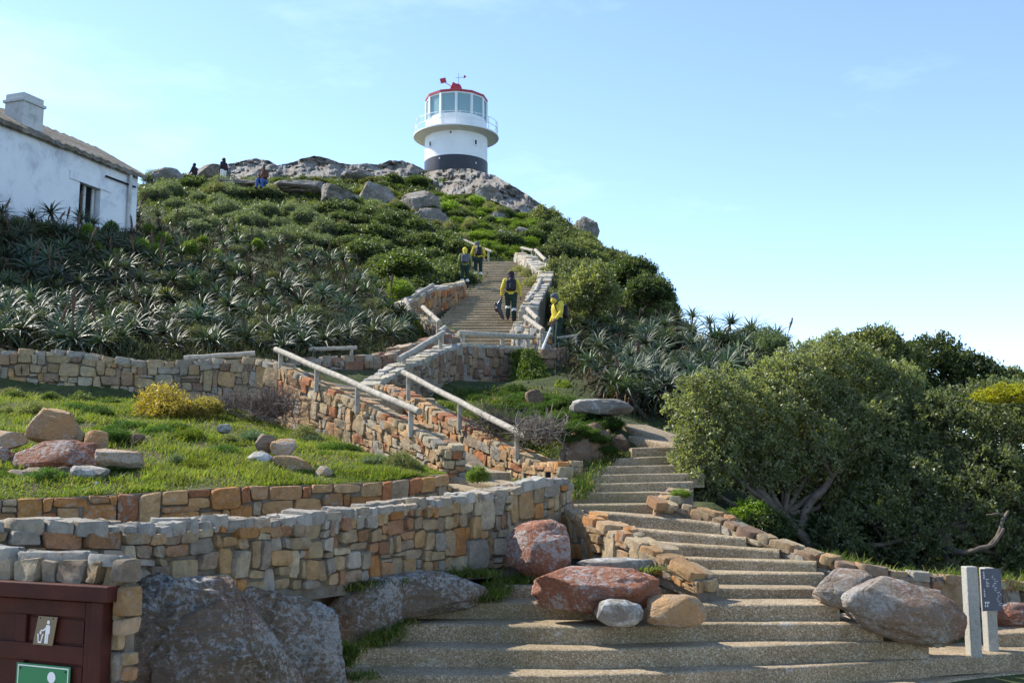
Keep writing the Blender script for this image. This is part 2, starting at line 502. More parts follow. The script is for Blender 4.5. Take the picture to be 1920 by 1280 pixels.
_Y = np.concatenate([np.arange(9, 40, .25), np.arange(40, 95, .5)])
def hit(px, py):
    """first terrain point along the line of sight"""
    u, v = (px - 960) / FPX, (640 - py) / FPX
    k = cp - v * sp
    X = _Y * u / k; Z = CZ + _Y * (sp + v * cp) / k
    h = Hn(np.stack([X, _Y], 1))
    b = np.nonzero(Z < h)[0]
    if len(b) == 0: return None
    i = b[0]
    return Vector((X[i], _Y[i], h[i]))

def axis(parts):
    out = []
    for a, b, s in parts: out += list(np.arange(a, b, s))
    return np.array(out + [parts[-1][1]])
gx = axis([(-60, -20, 2), (-20, -9, .6), (-9, 8, .22), (8, 20, .6), (20, 60, 2)])
gy = axis([(-6, 7, 1.5), (7, 32, .22), (32, 56, .45), (56, 84, .7), (84, 112, 2)])
GX, GY = np.meshgrid(gx, gy)
GZ = Hn(np.stack([GX.ravel(), GY.ravel()], 1))
_am = np.clip((GY.ravel() - 12) / 20, 0, 1)
GZ = GZ + _am * .12 * np.sin(GX.ravel() * 1.7 + np.sin(GY.ravel() * .9) * 2) * np.cos(GY.ravel() * 1.3 + GX.ravel() * .4)
nx, ny = len(gx), len(gy)
ii = np.arange(nx * ny).reshape(ny, nx)
q = np.stack([ii[:-1, :-1].ravel(), ii[:-1, 1:].ravel(), ii[1:, 1:].ravel(), ii[1:, :-1].ravel()], 1)
hill = obj('hillside', np_mesh('hillside', np.stack([GX.ravel(), GY.ravel(), GZ], 1), q, M['ground'], smooth=True))
tag(hill, 'brown and green slope of the hill under the shrubs', 'hillside', kind='structure')

m, nt, b, pos = new_mat('sea_water', .12, .5)
b.inputs['Base Color'].default_value = (.02, .06, .09, 1)
bump(nt, b, tex_noise(nt, pos, .2, 4), .3, .5)
sea = obj('sea', mesh('sea', [(-9000, -9000, -45), (9000, -9000, -45), (9000, 9000, -45), (-9000, 9000, -45)], [(0, 1, 2, 3)], m))
tag(sea, 'dark blue sea far below the headland', 'sea', kind='structure')
# sides of the headland down to the sea
def skirt():
    ring = [(x, gy[0]) for x in gx] + [(gx[-1], y) for y in gy[1:]] + [(x, gy[-1]) for x in gx[::-1][1:]] + [(gx[0], y) for y in gy[::-1][1:-1]]
    zz = Hn(ring); v, f = [], []
    for (x, y), z in zip(ring, zz): v += [(x, y, z), (x * 1.6, (y - 50) * 1.6 + 50, -46)]
    n = len(ring)
    for i in range(n):
        j = (i + 1) % n; f.append((2 * i, 2 * i + 1, 2 * j + 1, 2 * j))
    return mesh('headland_cliff', v, f, M['ground'], True)
tag(obj('headland_cliff', skirt()), 'steep sides of the headland dropping to the sea', 'cliff', kind='structure')

def lerp_tab(tab, x):
    if x <= tab[0][0]: return tab[0][1:]
    for a, b in zip(tab, tab[1:]):
        if x <= b[0]:
            t = (x - a[0]) / (b[0] - a[0]); return tuple(a[i] + (b[i] - a[i]) * t for i in range(1, len(a)))
    return tab[-1][1:]
# lawn: between the terrace wall (front) and the foot of the upper wall (back); rows px: py, Y
LAWN_F = [(-160, 943, 11.0), (0, 939, 11.2), (190, 931, 11.7), (300, 924, 12.0), (430, 915, 12.4), (560, 912, 12.8), (720, 905, 13.3), (835, 893, 14.0)]
LAWN_B = [(-160, 738, 19.6), (0, 739, 19.6), (170, 746, 19.5), (300, 752, 19.4), (450, 775, 18.6), (560, 813, 17.2), (650, 832, 16.2), (720, 860, 15.2), (835, 890, 14.1)]
def lawn_pt(s, t):
    px = -160 + 995 * s
    a = P(px, *lerp_tab(LAWN_F, px)); b = P(px, *lerp_tab(LAWN_B, px))
    p = a.lerp(b, t)
    p.z += .16 * math.sin(math.pi * t) * (1 - s) + .05 * mnoise.noise(Vector((p.x * 1.1, p.y * 1.1, 3))) * math.sin(math.pi * min(1, t * 1.02))
    return p
NS, NT = 90, 46
lv = [lawn_pt(i / NS, j / NT) for j in range(NT + 1) for i in range(NS + 1)]
lf = [(j * (NS + 1) + i, j * (NS + 1) + i + 1, (j + 1) * (NS + 1) + i + 1, (j + 1) * (NS + 1) + i) for j in range(NT) for i in range(NS)]
lawn = obj('lawn_terrace', mesh('lawn_terrace', lv, lf, simple('lawn_soil', (.075, .085, .03), (.10, .075, .045), 2.2, .95, .1, .8, 20, bdist=.04), True))
tag(lawn, 'sloping earth terrace of the lawn between the stone walls', 'terrace', kind='structure')
# paved forecourt in front of the steps
fc = obj('forecourt', mesh('forecourt', [(-14, -6, .004), (14, -6, .004), (14, 9.3, .004), (-14, 9.3, .004)], [(0, 1, 2, 3)], M['conc']))
tag(fc, 'flat paved ground in front of the lowest step', 'pavement', kind='structure')

# ---------------------------------------------------------------- stone walls
def _sat(p, k=1.3): return [tuple(max(.02, sum(c) / 3 + (x - sum(c) / 3) * k) * w for x, w in zip(c, (1.08, 1.0, .9))) for c in p]
PAL_GREY = [(.36, .345, .31), (.31, .28, .24), (.39, .35, .28), (.37, .29, .195), (.40, .28, .16), (.33, .20, .13), (.40, .38, .35), (.29, .235, .185)]
PAL_ORANGE = [(.46, .27, .13), (.41, .225, .11), (.47, .32, .19), (.36, .175, .10), (.49, .35, .22), (.39, .25, .15), (.40, .33, .25)]
PAL_TAN = [(.38, .31, .21), (.42, .34, .22), (.34, .28, .20), (.40, .28, .16), (.33, .31, .27), (.36, .22, .13), (.44, .39, .29)]
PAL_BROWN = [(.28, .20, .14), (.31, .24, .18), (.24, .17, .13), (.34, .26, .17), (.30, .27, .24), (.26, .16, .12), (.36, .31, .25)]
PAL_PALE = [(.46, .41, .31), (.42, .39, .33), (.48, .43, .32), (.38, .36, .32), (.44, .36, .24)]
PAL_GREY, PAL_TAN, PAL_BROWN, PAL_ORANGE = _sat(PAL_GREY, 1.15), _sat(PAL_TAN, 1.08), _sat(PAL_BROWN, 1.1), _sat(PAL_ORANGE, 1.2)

def round_poly(q, n_per=3, r=.2):
    """four corners -> rounded, slightly irregular outline"""
    out = []
    for i in range(4):
        a, b, c = q[i - 1], q[i], q[(i + 1) % 4]
        rr = r * rng.uniform(.5, 1.5)
        p0 = b.lerp(a, min(.45, rr)); p1 = b.lerp(c, min(.45, rr))
        out.append(p0)
        if n_per == 3: out.append((p0 + p1) / 2 * .45 + b * .55)
        out.append(p1)
    return out

def stone_obj(outline, O, U, V, N, th, parent, pal, name='stone', tilt=.3, lump=.010):
    """outline: 2D points in U,V; the stone stands th proud along N"""
    c = sum(outline, Vector((0, 0))) / len(outline)
    n = len(outline); vs = []; fs = []
    tx, ty = rng.uniform(-tilt, tilt), rng.uniform(-tilt, tilt)
    ext = max((p - c).length for p in outline)
    for sc, d in ((1.0, -.03), (.995, th * .55), (.93, th)):
        for p in outline:
            k = (p - c) * (sc * rng.uniform(.97, 1.03))
            dd = d
            if d > 0: dd = d + (tx * k.x + ty * k.y) * (1 if sc < .9 else .5) + rng.uniform(-lump, lump)
            vs.append(U * k.x + V * k.y + N * dd)
    vs += [x.copy() for x in vs[2 * n:3 * n]]
    for i in range(n):
        k = (outline[i] - c) * rng.uniform(.45, .6); vs.append(U * k.x + V * k.y + N * (th + (tx * k.x + ty * k.y) + rng.uniform(-.2, .5) * lump))
    vs.append(N * (th * rng.uniform(.95, 1.1)))
    for r in range(2):
        for i in range(n):
            j = (i + 1) % n
            fs.append((r * n + i, r * n + j, (r + 1) * n + j, (r + 1) * n + i))
    for i in range(n):
        j = (i + 1) % n
        fs.append((3 * n + i, 3 * n + j, 4 * n + j, 4 * n + i)); fs.append((4 * n + i, 4 * n + j, 5 * n))
    me = mesh(name, vs, fs, M['stone'], True)
    o = bpy.data.objects.new(name, me)
    link(o, parent)
    o.location = O + U * c.x + V * c.y - parent.location
    col = rng.choice(pal); k = rng.uniform(.8, 1.15)
    o.color = (min(1, col[0] * k), min(1, col[1] * k), min(1, col[2] * k), 1)
    return o

def stone_wall(name, pts, label, pal, rowh=.16, thick=.35, cap=.09, aspect=1.55, flip=False, seed=1, proud=.035, ends='', capw=1.0, cap_pal=None, cap_len=1.0, root=None, out=None):
    """pts: list of (top Vector, bottom z). Face looks to the camera unless flip."""
    rng.seed(seed)
    T = [p for p, zb in pts]; ZB = [zb for p, zb in pts]
    S = [0.0]
    for a, b in zip(T, T[1:]): S.append(S[-1] + math.hypot(b.x - a.x, b.y - a.y))
    L = S[-1]
    def at(s):
        s = min(max(s, 0), L)
        for i in range(len(S) - 1):
            if s <= S[i + 1] or i == len(S) - 2:
                t = (s - S[i]) / max(1e-6, S[i + 1] - S[i])
                p = T[i].lerp(T[i + 1], t)
                d = (T[i + 1] - T[i]); d.z = 0; d.normalize()
                # smooth direction near the corners
                if t > .5 and i + 2 < len(T):
                    e = T[i + 2] - T[i + 1]; e.z = 0; d = d.lerp(e.normalized(), (t - .5)).normalized()
                elif t < .5 and i > 0:
                    e = T[i] - T[i - 1]; e.z = 0; d = d.lerp(e.normalized(), (.5 - t)).normalized()
                n = Vector((d.y, -d.x, 0))
                return p, ZB[i] + (ZB[i + 1] - ZB[i]) * t, d, n
    p0, _, _, n0 = at(L / 2)
    sgn = 1 if n0.dot(Vector((0, 0, 0)) - Vector((p0.x, p0.y, 0))) > 0 else -1
    if flip: sgn = -sgn
    if out is not None: sgn = 1 if n0.dot(out) > 0 else -1
    own = root is None
    if own: root = tag(empty(name, Vector((T[0].x, T[0].y, ZB[0])), label, 'wall'), kind='thing')
    # core
    K = max(2, int(L / .25)); v, f = [], []
    for i in range(K + 1):
        p, zb, d, n = at(L * i / K); n = n * sgn
        zt = p.z - cap * .75
        a = Vector((p.x, p.y, 0)); bk = a - n * thick
        v += [Vector((a.x, a.y, zb - .1)), Vector((a.x, a.y, zt)), Vector((bk.x, bk.y, zt)), Vector((bk.x, bk.y, zb - .3))]
        if i:
            o = 4 * (i - 1)
            for k in range(3): f.append((o + k, o + 4 + k, o + 5 + k, o + 1 + k))
    f += [(0, 1, 2, 3), tuple(4 * K + k for k in (3, 2, 1, 0))]
    if own: obj('mortar', mesh('mortar', [x - root.location for x in v], f, M['mortar']), root)
    # courses
    Hm = sum(max(.05, T[i].z - ZB[i]) for i in range(len(T))) / len(T) - cap
    rows = max(1, round(Hm / rowh))
    ph = [rng.uniform(0, 6.28) for _ in range(rows + 1)]
    def bnd(j, s):
        if j == 0 or j == rows: return j / rows
        return (j + .26 * math.sin(s * 2.3 + ph[j]) + .18 * math.sin(s * 7.1 + ph[j] * 2)) / rows
    blocked = [[] for _ in range(rows + 1)]
    for j in range(rows):
        s = rng.uniform(-.1, 0); sl0 = 0.0
        while s < L - .02:
            hit_b = [b for b in blocked[j] if b[0] - .02 <= s < b[1]]
            if hit_b: s = hit_b[0][1]; continue
            w = rowh * aspect * rng.choice((.45, .6, .85, 1, 1.15, 1.5, 1.9)) * rng.uniform(.85, 1.15)
            e = min(s + w, L)
            for b in blocked[j]:
                if s < b[0] < e: e = b[0]
            if L - e < rowh * .5: e = L
            sl1 = rng.uniform(-.18, .18) * rowh if e < L else 0
            tall = (j + 1 < rows and rng.random() < .2 and e - s > rowh * .9 and not any(b[0] < e and b[1] > s for b in blocked[j + 1]))
            jt = j + 2 if tall else j + 1
            if tall: blocked[j + 1].append((s, e))
            sm = (s + e) / 2
            p, zb, d, n = at(sm); n = n * sgn
            hh = max(.05, p.z - cap - zb)
            pieces = [(bnd(j, sm), bnd(jt, sm))]
            if not tall and rng.random() < .14 and hh / rows > .1:
                m_ = pieces[0][0] + (pieces[0][1] - pieces[0][0]) * rng.uniform(.4, .6)
                pieces = [(pieces[0][0], m_), (m_, pieces[0][1])]
            g = rng.uniform(.002, .008)
            for t0, t1 in pieces:
                # corner heights follow the slope of the wall
                _, zl, _, _ = at(s); pl = at(s)[0]; pr, zr, _, _ = at(e)
                hl, hr = max(.05, pl.z - cap - zl), max(.05, pr.z - cap - zr)
                y0l, y1l, y0r, y1r = zl + t0 * hl, zl + t1 * hl, zr + t0 * hr, zr + t1 * hr
                jit = lambda: rng.uniform(-.02, .02) * rowh / .16
                qd = [Vector((s - sm + g + sl0 * (1 if t0 > .01 else 0) * -.5, y0l + g + jit() * .7)), Vector((e - sm - g - sl1 * .5, y0r + g + jit() * .7)),
                      Vector((e - sm - g + sl1 * .5, y1r - g + jit())), Vector((s - sm + g + sl0 * .5, y1l - g + jit()))]
                if min((qd[1] - qd[0]).length, (qd[2] - qd[1]).length) < .03: continue
                stone_obj(round_poly(qd, 3), Vector((p.x, p.y, 0)), d, Vector((0, 0, 1)), n, proud * rng.uniform(.6, 1.5), root, pal)
            s, sl0 = e, sl1
    # coping stones
    if cap > 0:
        s = 0.0
        while s < L - .03:
            w = min(rng.uniform(.14, .36) * (rowh / .16) * cap_len, L - s)
            if L - s - w < .12: w = L - s
            p, zb, d, n = at(s + w / 2); n = n * sgn
            a, _, _, _ = at(s); b2, _, _, _ = at(s + w)
            dd = Vector((b2.x - a.x, b2.y - a.y, b2.z - a.z)); dd = dd.normalized() if dd.length > 1e-4 else d
            nn = Vector((0, 0, 1)); nn = (nn - dd * nn.dot(dd)).normalized()
            wd = (thick + .05) * capw
            g = .008
            halves = [(0, wd)] if rng.random() < .25 else [(0, wd * rng.uniform(.4, .6))]
            if halves[0][1] < wd: halves.append((halves[0][1], wd))
            for y0, y1 in halves:
                jj = lambda: rng.uniform(-.018, .018)
                qd = [Vector((-w / 2 + g + jj(), -y1 + g + jj())), Vector((w / 2 - g + jj(), -y1 + g + jj())), Vector((w / 2 - g + jj(), -y0 - g + rng.uniform(-.01, .03))), Vector((-w / 2 + g + jj(), -y0 - g + rng.uniform(-.01, .03)))]
                stone_obj(round_poly(qd, 3, .16), p + n * .04 - Vector((0, 0, cap * 1.0)), dd, n, nn, cap * rng.uniform(.6, 1.45), root, cap_pal or pal, 'stone', .10, .01)
            s += w
    if own:
        for ch, sx in (('L', 0.0), ('R', L)):
            if ch in ends:
                p, zb, d, n = at(sx); n = n * sgn
                o_ = d if ch == 'R' else -d
                pz = Vector((p.x, p.y, p.z - cap * .8)) + o_ * .003
                stone_wall(name, [(pz, zb), (pz - n * thick, zb)], None, pal, rowh, .02, 0, aspect * .8, seed=seed + 50, proud=proud, root=root, out=o_)
    return root

def WP(px, py, Y, pyb):
    """wall station: top pixel, distance, pixel of its foot"""
    return (P(px, py, Y), P(px, pyb, Y).z)

# the long wall in front, standing on bedrock
stone_wall('stone_wall', [WP(-60, 978, 6.75, 1130), WP(60, 975, 6.95, 1125), WP(200, 982, 7.3, 1120), WP(300, 983, 7.7, 1116), WP(400, 971, 8.25, 1112), WP(500, 973, 8.9, 1108), WP(600, 962, 9.6, 1100), WP(720, 947, 10.45, 1085),
    WP(860, 929, 11.4, 1070), WP(960, 914, 12.0, 1062), WP(1015, 897, 12.4, 1052), WP(1066, 897, 12.85, 1015)],
    'long grey rubble wall on bedrock running from bin door to the stairs', PAL_GREY + PAL_TAN + PAL_ORANGE[:2], .118, .34, .06, 1.35, seed=11, ends='R', proud=.045, cap_pal=[(.42, .39, .33), (.38, .34, .28), (.40, .33, .24), (.36, .33, .29)])
# orange retaining wall below the lawn
stone_wall('stone_wall', [WP(-160, 943, 10.85, 1020), WP(0, 937, 11.05, 1015), WP(190, 929, 11.55, 1010), WP(300, 922, 11.85, 1008), WP(430, 913, 12.25, 1000), WP(560, 910, 12.65, 990), WP(720, 904, 13.15, 975), WP(800, 893, 13.7, 960), WP(838, 888, 14.0, 950)],
    'orange stone retaining wall along the front of the lawn', PAL_ORANGE, .135, .25, .0, 1.6, seed=12, ends='R', proud=.04)
# wall behind the lawn
stone_wall('stone_wall', [WP(-120, 652, 19.8, 745), WP(0, 655, 19.8, 745), WP(90, 656, 19.8, 748), WP(150, 662, 19.8, 750), WP(270, 678, 19.8, 755), WP(340, 679, 19.8, 760), WP(400, 671, 19.8, 775), WP(480, 672, 19.6, 795), WP(528, 684, 19.2, 808)],
    'grey stone wall behind the lawn below the aloe bank', PAL_GREY[:5] + PAL_BROWN[:4] + PAL_TAN[:2], .165, .38, .08, 1.35, seed=13, proud=.05, cap_pal=PAL_GREY[:4])
# wall that carries the left handrail
stone_wall('stone_wall', [WP(528, 685, 19.15, 812), WP(607, 726, 18.0, 830), WP(684, 758, 16.9, 845), WP(772, 801, 15.6, 880), WP(833, 838, 14.7, 896)],
    'tan stone wall sloping down under the longest handrail beside the lawn', PAL_TAN + PAL_ORANGE[2:5], .135, .33, .06, 1.4, seed=14, ends='R', proud=.04)
# wall that carries the right handrail
stone_wall('stone_wall', [WP(705, 719, 20.9, 790), WP(780, 748, 19.4, 840), WP(850, 787, 17.9, 898), WP(907, 818, 16.9, 930), WP(950, 838, 16.2, 930), WP(1003, 863, 15.4, 930), WP(1054, 868, 14.7, 925)],
    'tan and orange stone wall sloping down under the handrail beside the mound', PAL_TAN + PAL_ORANGE[:5], .14, .33, .06, 1.4, seed=15, ends='R', proud=.04)
# switchback wall below the upper landing
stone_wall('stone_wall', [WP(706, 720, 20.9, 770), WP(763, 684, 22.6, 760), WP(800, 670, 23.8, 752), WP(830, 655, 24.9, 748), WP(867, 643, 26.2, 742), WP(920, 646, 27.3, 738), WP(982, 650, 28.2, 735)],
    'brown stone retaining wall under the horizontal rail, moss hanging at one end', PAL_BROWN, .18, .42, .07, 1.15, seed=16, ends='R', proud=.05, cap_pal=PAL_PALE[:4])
# wall at the foot of the aloe bank
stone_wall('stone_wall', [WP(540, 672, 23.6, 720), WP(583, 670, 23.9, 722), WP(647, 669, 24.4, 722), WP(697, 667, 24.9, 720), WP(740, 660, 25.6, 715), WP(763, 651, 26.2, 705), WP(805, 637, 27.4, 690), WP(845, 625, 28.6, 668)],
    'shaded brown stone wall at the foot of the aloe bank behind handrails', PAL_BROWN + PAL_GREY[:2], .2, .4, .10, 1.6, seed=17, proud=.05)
# pier right of the moss, beside the worker
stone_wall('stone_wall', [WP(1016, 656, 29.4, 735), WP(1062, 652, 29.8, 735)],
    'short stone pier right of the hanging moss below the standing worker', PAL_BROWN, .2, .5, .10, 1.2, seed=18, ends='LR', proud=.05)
# left of the upper stairs
stone_wall('stone_wall', [WP(752, 573, 34.6, 603), WP(781, 558, 35.3, 602), WP(812, 540, 36.4, 590), WP(845, 536, 38.2, 575), WP(872, 529, 40.2, 560)],
    'orange brown stone wall along the left of the upper stairs', PAL_ORANGE[:4] + PAL_BROWN[:4], .24, .55, .09, 1.1, seed=19, ends='L', proud=.06, cap_pal=PAL_PALE)
stone_wall('stone_wall', [WP(770, 585, 33.6, 612), WP(800, 600, 32.8, 625), WP(825, 617, 32.0, 640), WP(848, 630, 31.2, 655)],
    'low stone edging wall under the short rail left of the upper stairs', PAL_PALE + PAL_BROWN[:3], .2, .4, .08, 1.3, seed=20, proud=.05)
# right of the upper stairs
stone_wall('stone_wall', [WP(966, 604, 33.4, 650), WP(964, 612, 31.6, 660), WP(1018, 620, 30.9, 668)],
    'pale stone block at the foot of the upper stairs', PAL_PALE + PAL_ORANGE[:1], .18, .5, .09, 1.1, seed=21, ends='R', proud=.06)
stone_wall('stone_wall', [WP(977, 578, 34.0, 622), WP(984, 565, 36.2, 605), WP(994, 546, 38.4, 585), WP(1006, 528, 40.6, 560), WP(1013, 512, 42.6, 545), WP(1000, 498, 44.8, 525), WP(986, 482, 47.0, 510), WP(966, 474, 49.0, 495)],
    'pale winding stone wall along the right of the upper stairs', PAL_PALE, .22, .55, .09, 1.1, seed=22, out=Vector((-1, 0, 0)), ends='L', proud=.06)
# low wall right of the winding steps
stone_wall('stone_wall', [WP(1262, 914, 13.6, 955), WP(1226, 938, 12.9, 972), WP(1279, 946, 12.9, 985), WP(1339, 966, 12.6, 1000), WP(1392, 992, 12.25, 1026), WP(1463, 1017, 11.95, 1050), WP(1527, 1038, 11.65, 1075), WP(1583, 1053, 11.5, 1105), WP(1647, 1066, 11.45, 1150), WP(1741, 1076, 11.5, 1175), WP(1869, 1089, 11.9, 1190), WP(2000, 1100, 12.3, 1195), WP(2400, 1120, 13.2, 1190)],
    'low stone wall right of the steps running behind the large boulder', PAL_TAN + PAL_BROWN[:4], .15, .26, .05, 1.4, seed=23, proud=.04)
# low wall left of the winding steps
stone_wall('stone_wall', [WP(1068, 955, 12.6, 1045), WP(1093, 967, 12.2, 1050), WP(1143, 990, 11.7, 1055), WP(1205, 1021, 11.2, 1066), WP(1258, 1047, 10.85, 1085), WP(1306, 1078, 10.6, 1112)],
    'low mossy stone wall stepping down left of the winding steps', PAL_TAN[:4] + PAL_ORANGE[:3], .14, .30, .055, 1.3, seed=24, ends='R', proud=.04)
# masonry round the bin cupboard
stone_wall('stone_wall', [WP(-90, 1024, 6.55, 1093), WP(0, 1028, 6.35, 1093), WP(130, 1034, 6.15, 1095), WP(238, 1040, 5.97, 1098)],
    'flat capped stone lintel wall above the brown bin door', PAL_GREY[:5], .2, .07, .035, 1.0, seed=25, ends='R', proud=.04, cap_pal=[(.40, .39, .35), (.36, .35, .32)], cap_len=1.2)
stone_wall('stone_wall', [(P(225, 1096, 5.99), -.02), (P(240, 1097, 5.96), -.02)],
    'narrow pier of stacked stones beside the bin door', PAL_ORANGE + PAL_TAN, .13, .06, .0, .9, seed=28, ends='R', proud=.035)

# ---------------------------------------------------------------- steps
def step(parent, pts, depth, riser, back=None, wob=.005, res=.15, seed=0, end=True, nose=1.0):
    """nosing polyline (top front edge); the block runs back by depth and down by riser"""
    P_ = [Vector(p) for p in pts]
    line = []
    for a, b in zip(P_, P_[1:]):
        k = max(1, int((b - a).length / res))
        line += [a.lerp(b, i / k) for i in range(k)]
    line.append(P_[-1])
    prof = [(depth, .0), (depth * .5, -.002), (.05 * nose, 0.0), (.018 * nose, -.004 * nose), (.004, -.016 * nose), (0, -.035 * nose), (.004, -riser * .55), (.0, -riser - .06)]
    v, f = [], []; m = len(prof)
    base = P_[0].copy()
    for i, p in enumerate(line):
        d = line[min(i + 1, len(line) - 1)] - line[max(i - 1, 0)]; d.z = 0; d.normalize()
        nb = Vector((-d.y, d.x, 0))
        if nb.y < 0: nb = -nb
        if back is not None: nb = Vector(back).normalized()
        for j, (a, z) in enumerate(prof):
            w1 = wob * 1.5 * mnoise.noise(Vector((p.x * 3 + seed, p.y * 3, j * .7))) if 1 < j else 0
            w2 = wob * mnoise.noise(Vector((p.x * 5, p.y * 5 + seed, 9 + j * .3)))
            v.append(p + nb * (a + w1) + Vector((0, 0, z + w2)) - base)
        if i:
            for j in range(m - 1):
                f.append(((i - 1) * m + j, (i - 1) * m + j + 1, i * m + j + 1, i * m + j))
    n = len(line)
    bl = len(v)
    for i in (0, n - 1):
        v.append(v[i * m] + Vector((0, 0, -riser - .06)))
    f.append(tuple(range(m)) + (bl,)); f.append(tuple(range((n - 1) * m, n * m))[::-1] + (bl + 1,))
    return obj('step', mesh('step', v, f, M['conc'], False), parent, base)

def steps_thing(name, label, rows, base, nose=1.0):
    root = empty(name, base, label, 'steps')
    for k, (pts, depth, riser) in enumerate(rows):
        o = step(root, pts, depth, riser, seed=k * 3.7, nose=nose)
        smooth_by_angle(o, 50)
    return root
def zrow(z, *pp): return [Pz(a, b, z) for a, b in pp]
steps_thing('front_steps', 'wide brown concrete steps across the foreground', [
    (zrow(.05, (540, 1325), (900, 1326), (1250, 1318), (1400, 1306), (1560, 1294), (1711, 1281), (1920, 1258), (2080, 1243), (2500, 1215)), .9, .1),
    (zrow(.22, (560, 1264), (900, 1265), (1100, 1264), (1300, 1258), (1527, 1247), (1750, 1233), (1920, 1222), (2080, 1212), (2500, 1195)), 1.6, .17),
    (zrow(.385, (650, 1212), (930, 1215), (1100, 1217), (1300, 1212), (1442, 1209), (1600, 1203), (1741, 1199)), .8, .165),
    (zrow(.545, (715, 1168), (900, 1170), (1100, 1174), (1378, 1167), (1655, 1168)), .8, .16),
    (zrow(.70, (745, 1128), (1000, 1129), (1305, 1132), (1574, 1132)), .8, .155),
    ([P(945, 1096, 11.0), P(1232, 1100, 11.0), P(1535, 1102, 11.0)], .7, .13),
    ([P(1230, 1074, 11.4), P(1313, 1074, 11.4), P(1546, 1074, 11.35)], .7, .11),
    ([P(1860, 1187, 11.05), P(2060, 1180, 11.2), P(2500, 1170, 11.6)], 1.4, .19),
], Pz(1100, 1264, 0))
steps_thing('winding_steps', 'grey brown winding steps between two low stone walls', [
    ([P(1255, 1044, 12.0), P(1390, 1048, 11.75), P(1530, 1052, 11.5)], .8, .14),
    ([P(1195, 1013, 12.4), P(1320, 1022, 12.1), P(1460, 1030, 11.8)], .8, .16),
    ([P(1145, 986, 12.8), P(1270, 997, 12.45), P(1398, 1007, 12.1)], .8, .16),
    ([P(1085, 956, 13.15), P(1220, 967, 12.8), P(1350, 980, 12.45)], .9, .17),
    ([P(1050, 945, 13.5), P(1150, 944, 13.4), P(1240, 943, 13.3)], 1.3, .12),
    ([P(1060, 924, 14.0), P(1225, 921, 14.0), P(1270, 921, 14.0)], .8, .15),
    ([P(1085, 907, 14.4), P(1243, 903, 14.4), P(1300, 902, 14.4)], .8, .14),
    ([P(1095, 890, 14.8), P(1257, 887, 14.8), P(1320, 886, 14.8)], .8, .14),
    ([P(1105, 874, 15.2), P(1260, 871, 15.2), P(1320, 870, 15.2)], .8, .14),
    ([P(1120, 860, 15.6), P(1261, 854, 15.6), P(1330, 852, 15.6)], .8, .13),
    ([P(1185, 839, 16.0), P(1265, 837, 16.0), P(1340, 836, 16.0)], .8, .16),
    ([P(1178, 817, 17.0), P(1265, 834, 16.3), P(1340, 846, 15.9)], .8, .16),
    ([P(1155, 793, 17.6), P(1243, 823, 16.9), P(1320, 846, 16.5)], .8, .18),
], P(1150, 945, 13.4))
steps_thing('path_steps', 'small flight of steps at the lower end of the walled path', [
    ([P(820, 938, 13.9), P(930, 960, 13.3)], .7, .14),
    ([P(825, 906, 14.3), P(930, 930, 13.7)], .7, .15),
    ([P(825, 889, 14.8), P(930, 908, 14.2)], .7, .15),
    ([P(815, 868, 15.3), P(900, 885, 14.8)], .7, .15),
], P(870, 930, 14))
steps_thing('path_steps', 'few grey steps between the two long handrails', [
    ([P(640, 741, 19.2), P(715, 748, 18.8)], .7, .16),
    ([P(630, 732, 19.8), P(710, 738, 19.4)], .7, .16),
    ([P(620, 724, 20.4), P(705, 729, 20.0)], .7, .16),
], P(660, 745, 19))
rows = []
for k in range(-5, 38):
    Y = 32.4 + .44 * k; z = 6.13 + .16 * k
    xl = lerp_tab([(30, -2.6), (32, -2.75), (34, -2.75), (37, -2.35), (40, -1.95), (49, -2.2)], Y)[0]
    xr = lerp_tab([(32, .35), (34, .42), (38, .85), (42, 1.15), (46, 1.05), (49, .75)], Y)[0]
    rows.append(([Vector((xl, Y, z)), Vector(((xl + xr) / 2, Y - .03, z)), Vector((xr, Y, z))], .6, .16))
steps_thing('upper_stairs', 'long straight upper stairs climbing towards the lighthouse', rows, Vector((-1, 30.2, 5.2)), 2.2)
lp = [P(845, 650, 28.9), P(1010, 655, 28.9), P(1060, 662, 30.5), P(1015, 640, 33), P(840, 640, 33)]
zl = 5.25
tag(obj('upper_landing', mesh('upper_landing', [Vector((p.x, p.y, zl)) for p in lp], [(0, 1, 2, 3, 4)], M['conc'])), 'paved landing at the foot of the upper stairs', 'landing', kind='structure')

# ---------------------------------------------------------------- rocks
_ico = {}
def ico(sub):
    if sub not in _ico:
        bm = bmesh.new(); bmesh.ops.create_icosphere(bm, subdivisions=sub, radius=1)
        bm.verts.index_update()
        _ico[sub] = ([v.co.copy() for v in bm.verts], [tuple(v.index for v in f.verts) for f in bm.faces]); bm.free()
    return _ico[sub]
def rock_mesh(name, r, mat, seed, sub=4, rough=1.0, cuts=7, cut0=.62, flat=False, boxy=.72):
    rr = random.Random(seed); vs, fs = ico(sub); off = Vector((rr.uniform(-50, 50), rr.uniform(-50, 50), rr.uniform(-50, 50)))
    pl = []
    for _ in range(cuts + 6):
        n = Vector((rr.gauss(0, 1), rr.gauss(0, 1), rr.gauss(0, .8))).normalized(); pl.append((n, rr.uniform(cut0, .95)))
    out = []
    for d in vs:
        k = 1 + rough * (.22 * mnoise.noise(d * 1.4 + off) + .13 * mnoise.noise(d * 3.1 + off) + .07 * mnoise.noise(d * 7 + off))
        p = Vector([math.copysign(abs(c_) ** boxy, c_) for c_ in d]) * (k * .9)
        for n, o in pl:
            e = p.dot(n) - o
            if e > 0: p = p - n * e * .88
        p = p * (1 + rough * .03 * mnoise.noise(d * 15 + off))
        out.append(Vector((p.x * r[0], p.y * r[1], p.z * r[2])))
    return mesh(name, out, fs, mat, not flat)
